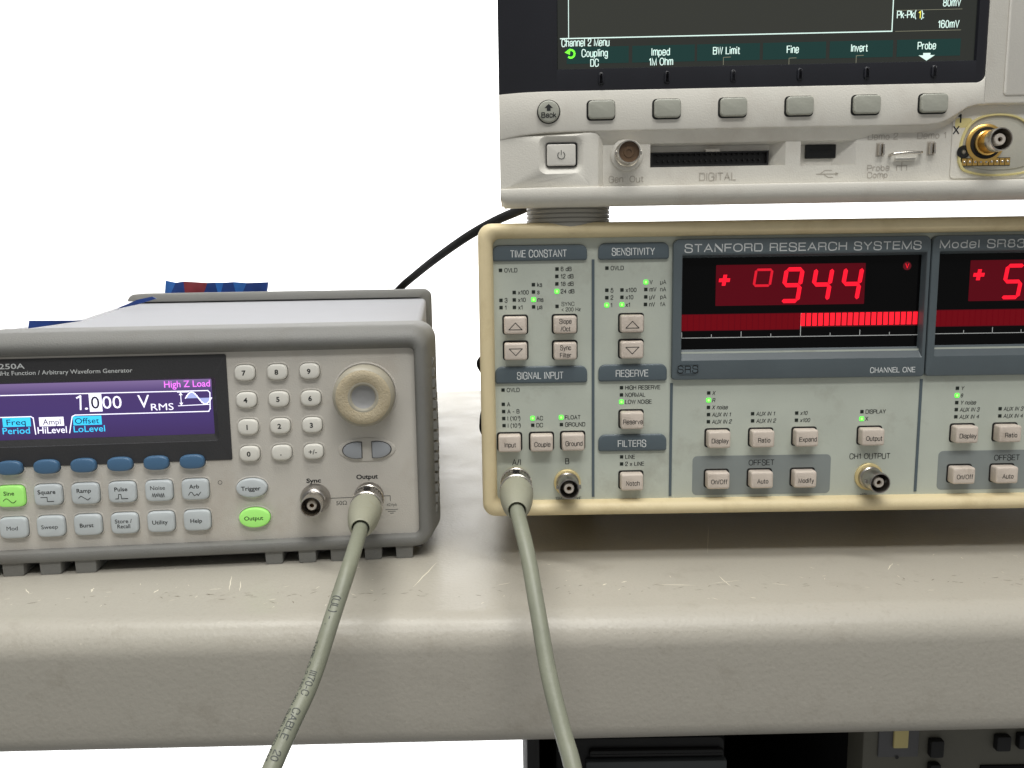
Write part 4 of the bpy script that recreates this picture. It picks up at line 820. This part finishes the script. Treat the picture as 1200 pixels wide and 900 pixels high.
mb = MB(); mb.poly(sine[:9], YD-.07); mb.poly(sine[8:], YD-.07); mb.build('screen_print', 'pix_blue_tone', lcd, smooth=0, recalc=False)
mb = MB()
for cx, cz, w in ((-188.7, 66.5, 6.1), (-157.7, 66.3, 6.3)): mb.poly([(cx-w, cz-2), (cx+w, cz-2), (cx+w, cz+2.2), (cx-w, cz+2.2)], YD-.08)
GT(mb, 'Period', -195.2, 61.2, 2.9, -183.3, bold=.006); GT(mb, 'LoLevel', -164.1, 61.1, 2.9, -150.2, bold=.006)
mb.build('screen_print', 'pix_cyan', lcd, smooth=0, recalc=False)
mb = MB(); yb_ = YD-.16
GT(mb, '0', -155.4, 71.9, 5.5, -151.7, y=yb_, bold=.004); GT(mb, 'Freq', -193.1, 65.3, 2.6, -184.8, y=yb_); GT(mb, 'Ampl', -177.3, 65, 2.6, -169.5, y=yb_); GT(mb, 'Offset', -163.2, 65, 2.6, -152.5, y=yb_)
mb.build('screen_print', 'pix_dark', lcd, smooth=0, recalc=False)
# keys
def groove(x, z, a, b, pw):
    mb = MB(); E_ = lambda i: [(x+(a+i)*math.copysign(abs(math.cos(t))**pw, math.cos(t)), z+(b+i)*math.copysign(abs(math.sin(t))**pw, math.sin(t))) for t in [2*math.pi*k/32 for k in range(32)]]
    mb.rings([[(p, Y4-.02, q) for p, q in E_(.9)], [(p, Y4-.28, q) for p, q in E_(.55)], [(p, Y4-.3, q) for p, q in E_(.3)], [(p, Y4-.05, q) for p, q in E_(.15)]], False, False)
    return mb
def gkey(x, z, w, h, s, mt, pw, cap, tw=None, name='key', icon=None, r=1.6, dark=True, dz=0, pro=2.2):
    lab = 'key marked '+s.replace('\n', ' ') if s else None
    groove(x, z, w/2, h/2, pw).build('key_rim', 'gen_panel', ge)
    MB().rings([[(x+(w/2+.32)*math.copysign(abs(math.cos(t))**pw, math.cos(t)), yy, z+(h/2+.32)*math.copysign(abs(math.sin(t))**pw, math.sin(t))) for t in [2*math.pi*k/32 for k in range(32)]] for yy in (Y4, Y4-.08)]).build('key_gap_shade', 'gen_black', ge, smooth=0)  # dark sheet stands for the shade in the gap round the key
    k = oval_key(x, z, w/2, h/2, Y4, Y4-pro, .8, name, mt, ge, lab, pw)
    if s or icon:
        mb = MB(); y = Y4-pro-.2
        if '\n' in s:
            a, b = s.split('\n'); text(mb, a, x-.2, z+.35, cap, y, align='c', cond=1.02, bold=.01); text(mb, b, x-.2, z-2.1, cap, y, align='c', cond=.94, bold=.01)
        elif s: text(mb, s, x-.25, z-cap/2+dz, cap, y, align='c', cond=1.06, bold=.03 if len(s) < 2 else .014 if not set('MNw') & set(s) else 0)
        if icon: mb.stroke([(x-.2+a, z-1.9+b) for a, b in icon], .3 if len(icon) != 15 else .22, y)
        mb.build('lettering', 'ink', k, smooth=0, recalc=False)
    return k
SIN = lambda w, h, c=1: [(-w/2+w*k/18, h*math.sin(2*math.pi*k*c/18)) for k in range(19)]
rnd = random.Random(3)
icons = [SIN(5.6, 1.0), [(-2.8, 1), (0, 1), (0, -1), (2.8, -1)] , [(-2.6, 0), (-1.5, 1.0), (1.4, -1.0), (2.6, 0)], [(-2.7, -1), (-1.5, -1), (-1.2, 1.1), (-.2, 1.1), (0, -1), (2.8, -1)], [(-2.8+5.6*k/14, (1.2 if k % 2 else -1.2)*rnd.uniform(.5, 1)) for k in range(15)], [(-2.8, -.6), (-1.9, .8), (-1.2, .8), (-.2, -.9), (.5, -.6), (1.1, 0), (1.6, -.9), (2.1, -.2), (2.8, .7)]]
for k, s_ in enumerate(('Sine', 'Square', 'Ramp', 'Pulse', 'Noise', 'Arb')):
    gkey(-193.5+16.48*k, 32.5, 12.3, 10.0, s_, 'gen_key_green' if k == 0 else 'gen_key_gray', .42, 1.85, icon=icons[k], dz=1.6)
for k, s_ in enumerate(('Mod', 'Sweep', 'Burst', 'Store /\nRecall', 'Utility', 'Help')):
    gkey(-193.6+16.48*k, 17.5, 12.3, 10.0, s_, 'gen_key_gray', .42, 1.85)
gx_, gz_ = -192.7, 45.9; gx2, gz2 = -111.6, 45.8
for k in range(6):
    gkey(gx_+(gx2-gx_)*k/5, (gz_+gz2)/2, 11.2, 6.6, '', 'gen_key_blue', .72, 1, name='softkey', pro=2.6)
for j, row in enumerate(('789', '456', '123', '0.±')):
    for i, s_ in enumerate(row):
        gkey(-85.3+14.72*i, 86.9-12.75*j, 9.2, 7.3, s_ if s_ != '±' else '+/-', 'gen_key', .68, 2.2)
gkey(-85.3, 32.1, 14.3, 9.2, 'Trigger', 'gen_key_gray', .95, 1.95)
gkey(-84.8, 17.6, 14.4, 9.6, 'Output', 'gen_key_green', .95, 1.9)
# knob and arrow keys
x, z = -30.9, 75.3
MB().lathe([(15.2, Y4+.1), (15.2, Y4-.5), (14.8, Y4-.8), (14.4, Y4-.8), (14.4, Y4)], x, z, 56).build('knob_collar', 'gen_panel', ge)
mb = MB(); mb.lathe([(14.2, Y4+1), (14.2, Y4-7.5), (14.0, Y4-9.2), (13.3, Y4-10.4), (12.6, Y4-11)], x, z, 56); kn = mb.build('knob', 'knob', ge, 'large round dial with a tan grip ring')
MB().lathe([(12.7, Y4-10.9), (11.9, Y4-11.5), (10.0, Y4-11.7), (8.2, Y4-11.5), (7.0, Y4-11.1)], x, z, 56).build('knob_grip', 'tan_grip', kn, smooth=60)
MB().lathe([(7.1, Y4-11.1), (6.3, Y4-11.2), (5.9, Y4-10.9), (5.4, Y4-10.0)], x, z, 48).build('dimple_rim', 'knob', kn, smooth=60)
MB().lathe([(5.5, Y4-10.1), (4.6, Y4-9.3), (3, Y4-8.8), (.01, Y4-8.6)], x, z, 48).build('dimple', 'hub', kn, smooth=60)
x, z = -31, 48.4
mb = MB(); E_ = lambda a, b, y: el(x, z, a, b, y, 40)
mb.rings([E_(13.6, 5.9, Y4), E_(13.3, 5.6, Y4-.45), E_(12.6, 5.1, Y4-.6), E_(1, .6, Y4-.6)]); ab = mb.build('arrow_key_field', 'gen_panel', ge)
for sgn in (-1, 1):
    pts = [(x+sgn*2.3, z-3.9), (x+sgn*2.5, z+3.9)] ; arc = [(x+sgn*(4.6+6.6*math.sin(t)), z+3.9*math.cos(t)*(1 if t < 1.6 else 1)) for t in [math.pi*k/14 for k in range(15)]]
    pts = [(x+sgn*2.5, z-3.7)]+[(x+sgn*2.5, z+3.7)]+[(p, q) for p, q in arc]
    c0 = (x+sgn*6, z)
    def scl(f_, y): return [(c0[0]+(a-c0[0])*f_, y, c0[1]+(b-c0[1])*f_) for a, b in pts]
    MB().rings([scl(1.09, Y4-.5), scl(1.09, Y4-.66)]).build('key_gap_shade', 'gen_black', ge, smooth=0)  # dark sheet for the shaded gap round the arrow key
    MB().rings([scl(1, Y4-.4), scl(1, Y4-1.4), scl(.95, Y4-1.8), scl(.85, Y4-1.95)]).build('arrow_key', 'gen_arrow', ge, ('left' if sgn < 0 else 'right')+' arrow key under the dial', smooth=40)
# connectors and marks
sx_, sz_ = -56.2, 25.7
mb = MB(); mb.lathe([(7.1, Y4), (7.1, Y4-1.5), (6.9, Y4-2.4), (6.2, Y4-5.5), (5.2, Y4-6.6), (5.0, Y4-6.7)], sx_, sz_); sj = mb.build('connector', 'dull_metal', ge, 'empty sync connector')
mb = MB(); mb.lathe([(4.9, Y4-6), (4.9, Y4-15), (4.8, Y4-15.5), (4.45, Y4-15.5), (4.3, Y4-15), (4.3, Y4-4)], sx_, sz_); mb.build('barrel', 'metal', sj)
MB().lathe([(4.2, Y4-5), (.01, Y4-5)], sx_, sz_).build('bore', 'bore', sj)
MB().lathe([(2.3, Y4-5), (2.3, Y4-12.8), (2.0, Y4-13.2), (1.1, Y4-13.2), (1.0, Y4-11)], sx_, sz_).build('insulator', 'teflon', sj)
MB().lathe([(1.05, Y4-5), (1.05, Y4-12.3), (.4, Y4-12.6), (.35, Y4-10)], sx_, sz_, 18).build('contact', 'dark_gold', sj)
ox_, oz_ = -30.9, 25.4
MB().lathe([(7.1, Y4), (7.1, Y4-1.5), (6.6, Y4-2.6), (5, Y4-3)], ox_, oz_).build('connector', 'dull_metal', ge, 'output connector under a cable plug')
mb = MB(); y = Y4-.06
text(mb, 'Sync', -60.1, 33.2, 2.0, y, x1=-53.3, bold=.03); text(mb, 'Output', -36.6, 34.1, 2.1, y, x1=-26.4, bold=.03)
mb.build('lettering', 'ink', ge, smooth=0, recalc=False)
mb = MB()
a = (-49.5, 25.2); mb.stroke([a, (-37.6, a[1])], .28, y); b = (-25.1, 25.3); c = (-20.9, 25.2); mb.stroke([b, (c[0], b[1]), (c[0], b[1]-2.6)], .28, y)
text(mb, '50\u03a9', -46.6, 21.7, 1.9, y, x1=-41.6); text(mb, '42Vpk', -22.7, 20.2, 1.3, y, x1=-17.7)
c = -20.4, 18.4; mb.stroke([(c[0]-2.9, c[1]), (c[0]+2.9, c[1])], .26, y); mb.stroke([(c[0]-1.8, c[1]-.9), (c[0]+1.8, c[1]-.9)], .26, y); mb.stroke([(c[0]-.8, c[1]-1.8), (c[0]+.8, c[1]-1.8)], .26, y)
c = -100, 35; mb.stroke([(c[0]+.9*math.cos(t), c[1]+.9*math.sin(t)) for t in [math.pi*k/8 for k in range(17)]], .2, y)
mb.build('lettering', 'ink_soft', ge, smooth=0, recalc=False)
# ------------------------------------------------------------------ signal cables
def wrap(frames, r, s, start, cap, ang, parent, mt='ink_soft', flip=-1):
    # prints lettering round the jacket, following the cable
    D = [0]
    for (a, *_), (b, *_) in zip(frames, frames[1:]): D.append(D[-1]+(b-a).length)
    g0 = MB(); htext(g0, s, 0, 0, cap, 0, cond=.8, wt=.13, sub=1.2); v = [(a, c) for a, b, c in g0.v]; f = g0.f; sz = 1; mb = MB()
    for qx, qy in v:
        d = start+qx; i = 0
        while i < len(D)-2 and D[i+1] < d: i += 1
        t = (d-D[i])/(D[i+1]-D[i]); P = frames[i][0].lerp(frames[i+1][0], t); N = frames[i][1].lerp(frames[i+1][1], t); B_ = frames[i][2].lerp(frames[i+1][2], t)
        a = ang+flip*(qy*sz)/r; mb.v.append(tuple(P+(N*math.cos(a)+B_*math.sin(a))*(r+.09)))
    for q in f: mb.face(tuple(q))
    mb.build('lettering', mt, parent, smooth=0, recalc=False)
def plug_and_cable(label, base, yaw, pts, prints, grp):
    t = thing('coaxial_cable', label, 'cable', base, yaw, grp)
    mb = MB(); mb.lathe([(5.2, -2.5), (6.6, -2.8), (7.0, -4.4), (7.3, -4.8), (7.3, -6.0), (6.9, -6.4)], 0, 0, 48); pl_ = mb.build('plug', 'metal', t, 'metal bayonet plug')
    mb = MB(); n = 56; rs = []
    for y in (-6.3, -6.8, -16.6, -17.1):
        rs.append([(((6.95 if k % 2 else 6.6) if y in (-6.8, -16.6) else 6.5)*math.cos(2*math.pi*k/n), y, ((6.95 if k % 2 else 6.6) if y in (-6.8, -16.6) else 6.5)*math.sin(2*math.pi*k/n)) for k in range(n)])
    mb.rings(rs, False, False); mb.build('knurled_collar', 'dull_metal', pl_, smooth=20)
    MB().lathe([(6.6, -16.8), (7.3, -17.0), (7.5, -17.6), (7.5, -18.4), (7.0, -18.8)], 0, 0, 48).build('plug_ring', 'metal', pl_)
    MB().rings([rr(-1.4, 1.4, 6.2, 7.3, .3, y, 2) for y in (-8, -12.6)]).build('bayonet_slot', 'rack_dark', pl_)
    prof = [(6.6, -18.6), (6.9, -19.2), (7.3, -21.5), (7.4, -25), (7.2, -29), (6.8, -35), (6.1, -41), (5.2, -46), (4.6, -48.5), (4.3, -49.6), (4.0, -50), (3.6, -49.6), (3.4, -47)]
    MB().lathe(prof, 0, 0, 48).build('strain_relief', 'boot', t, smooth=60)
    b = Vector(base); R_ = Matrix.Rotation(math.radians(-yaw), 3, 'Z')
    P = [Vector((0, -40, 0)), Vector((0, -49, -.2))]+[R_ @ (Vector(p)-b) for p in pts]
    path = catmull(P, 14)
    jk, fr = tube('jacket', path, 3.05, 'cable', t, 28)
    for s_, st, cap, ang in prints: wrap(fr, 3.05, s_, st, cap, ang, jk)
    return t
plug_and_cable('grey-green coaxial cable plugged into the output socket of the function generator', (-69.41, 12.13, 30.91), 5.3,
   [(-63.43, -68, 27.12), (-67.01, -86, 13.61), (-71.55, -102, -2.27), (-75.89, -116, -11.65), (-79.55, -126, -19.72), (-83.52, -142, -30.11), (-91.27, -160, -46.57), (-165, -168, -420), (-178, -160, -600)],
   [('(UL) | .', 57, 2.5, 1.9), ('III70-C    CABLE   20', 85, 2.3, 1.75), ('TYPE CL2 75C 30V SHIELDED E17', 74, 1.9, 2.75)], 'coaxial cables hanging over the worktop edge')
plug_and_cable('grey-green coaxial cable plugged into the A/I input of the lock-in amplifier', (1.21, 6.04, 39.56), .15,
   [(4.88, -64, 29.47), (8.18, -82, 13.7), (11.52, -97, -3.91), (15.6, -110, -18.19), (18.43, -119, -26.08), (21.18, -133, -38.38), (23.94, -146, -54.78), (62, -150, -420), (70, -140, -600)], [], 'coaxial cables hanging over the worktop edge')
# ------------------------------------------------------------------ black cords behind
t = thing('power_cord', 'black power cord sagging from the oscilloscope down behind the function generator', 'cord', (24.92, 200, 183.9))
o = Vector((24.92, 200, 183.9))
tube('jacket', [p-o for p in catmull([(31.87, 170, 186.91), (24.93, 200, 184.47), (9.11, 230, 178.62), (-11.11, 265, 172.21), (-33.75, 300, 162.16), (-60.84, 350, 147.41), (-87.54, 400, 131.03), (-107.94, 425, 115.59), (-132.61, 440, 87.22), (-145.21, 450, 22.68), (-138.49, 455, -4.32)], 8)], 3.5, 'cord', t, 14)
t = thing('signal_lead', 'black lead hanging behind the left side of the lock-in amplifier', 'cord', (-16.33, 160, 79.85))
o = Vector((-16.33, 160, 79.85))
tube('jacket', [p-o for p in catmull([(-5.01, 150, 91.71), (-16.29, 160, 82.07), (-20.81, 160, 76.58), (-17.09, 160, 68.71), (-13.44, 160, 56.32), (-18.08, 160, 46.23), (-19.62, 160, 38.31), (-18.38, 160, 30.32), (-6.27, 160, 17.55)], 8)], 2.1, 'cord', t, 12)
# ------------------------------------------------------------------ packet on the generator
PK = (-319.3, 322.2, 111.5)
t = thing('plastic_packet', 'white plastic packet with blue and red printed edge lying over the back of the generator', 'packet', PK)
def loc(P): return [(a-PK[0], b-PK[1], c-PK[2]) for a, b, c in P]
pts = [(-263.3, 7.7, 112), (-246.3, 26.5, 112), (-248.5, 53.5, 112), (-245.8, 72.9, 112), (-249.3, 109.8, 112), (-289.3, 239.4, 112), (-339.2, 425.6, 112), (-371.6, 522.4, 112), (-421.6, 649.1, 112), (-697.6, 605.9, 112)]
mb = MB(); top = loc(pts); mb.rings([[(a, b, c-2) for a, b, c in top], top, [(a*.98, b, c+1.0) for a, b, c in top]], True, True); mb.build('packet_body', 'packet_white', t, smooth=0)
for P in ([(-244.14, 45, 111.55), (-231.49, 45, 113.09), (-222.76, 45, 114.26), (-216.22, 45, 115.11), (-243.33, 45, 115.42)], [(-290.87, 240, 111.36), (-275.55, 240, 114.28), (-260.79, 240, 118.44), (-263.8, 240, 120.05), (-275.28, 240, 117.71)]):
    q = loc(P); MB().rings([[(a, b+1.5, c) for a, b, c in q], q], True, True).build('printed_edge', 'packet_blue', t, smooth=0)
Ys = [(195, 'packet_light'), (201, 'packet_light'), (215, 'packet_red'), (241, 'packet_blue'), (254, 'packet_light'), (258, 'packet_blue'), (276, 'packet_light'), (286, 'packet_blue'), (304, 'packet_blue'), (313, None)]
seg = [(-315.21, 392, 129.16), (-316.98, 392, 115.83), (-306, 392, 127.09), (-312.3, 392, 115.77), (-298.91, 392, 128.15), (-298.24, 392, 115.56), (-277.17, 392, 126.52), (-281.83, 392, 115.33), (-270.13, 392, 126.8), (-267.77, 392, 115.12), (-262.35, 392, 126.54), (-266.21, 392, 115.1), (-253.73, 392, 127.03), (-251.36, 392, 114.89), (-241.31, 392, 125.93), (-246.68, 392, 114.82), (-221.78, 392, 126.42), (-224.02, 392, 114.49)]
for k, mt in enumerate(('packet_light', 'packet_blue', 'packet_red', 'packet_blue', 'packet_light', 'packet_blue', 'packet_light', 'packet_blue')):
    q = loc([seg[2*k+1], seg[2*k+3], seg[2*k+2], seg[2*k]]); MB().rings([[(a, b+2.5, c) for a, b, c in q], q], True, True).build('printed_band', mt, t, smooth=0)
# ------------------------------------------------------------------ equipment under the worktop
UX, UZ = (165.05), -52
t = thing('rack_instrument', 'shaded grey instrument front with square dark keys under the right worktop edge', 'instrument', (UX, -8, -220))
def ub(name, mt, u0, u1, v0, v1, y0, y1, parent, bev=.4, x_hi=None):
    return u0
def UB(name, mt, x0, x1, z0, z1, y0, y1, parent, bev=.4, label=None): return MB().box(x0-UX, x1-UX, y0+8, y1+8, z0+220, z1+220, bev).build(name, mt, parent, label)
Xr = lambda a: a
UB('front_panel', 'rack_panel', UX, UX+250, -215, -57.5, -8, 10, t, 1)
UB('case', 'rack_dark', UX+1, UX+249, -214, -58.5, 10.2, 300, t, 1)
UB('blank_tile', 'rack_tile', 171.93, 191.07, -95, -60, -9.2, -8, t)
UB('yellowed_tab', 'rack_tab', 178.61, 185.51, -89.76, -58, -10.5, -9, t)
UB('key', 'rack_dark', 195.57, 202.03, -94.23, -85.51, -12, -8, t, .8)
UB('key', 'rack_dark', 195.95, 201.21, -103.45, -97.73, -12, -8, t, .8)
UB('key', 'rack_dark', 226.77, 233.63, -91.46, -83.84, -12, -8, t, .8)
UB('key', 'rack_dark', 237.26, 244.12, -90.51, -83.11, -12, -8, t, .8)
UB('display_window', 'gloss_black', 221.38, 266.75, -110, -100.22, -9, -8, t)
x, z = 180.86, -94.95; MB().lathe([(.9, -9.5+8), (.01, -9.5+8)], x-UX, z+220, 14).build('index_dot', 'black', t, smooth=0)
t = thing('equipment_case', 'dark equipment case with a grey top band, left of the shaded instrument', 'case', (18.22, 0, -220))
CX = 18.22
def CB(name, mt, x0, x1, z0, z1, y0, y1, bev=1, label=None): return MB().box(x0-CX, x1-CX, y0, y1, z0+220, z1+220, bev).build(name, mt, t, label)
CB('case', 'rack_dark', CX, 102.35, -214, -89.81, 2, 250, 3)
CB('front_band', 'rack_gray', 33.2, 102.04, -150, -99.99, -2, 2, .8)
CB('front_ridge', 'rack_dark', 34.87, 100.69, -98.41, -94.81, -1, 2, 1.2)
t = thing('shade_backing', 'added black cabinet under the right half of the worktop', 'backing', (CX-8, 0, -240))  # black boards added to read as the deep shade under the worktop
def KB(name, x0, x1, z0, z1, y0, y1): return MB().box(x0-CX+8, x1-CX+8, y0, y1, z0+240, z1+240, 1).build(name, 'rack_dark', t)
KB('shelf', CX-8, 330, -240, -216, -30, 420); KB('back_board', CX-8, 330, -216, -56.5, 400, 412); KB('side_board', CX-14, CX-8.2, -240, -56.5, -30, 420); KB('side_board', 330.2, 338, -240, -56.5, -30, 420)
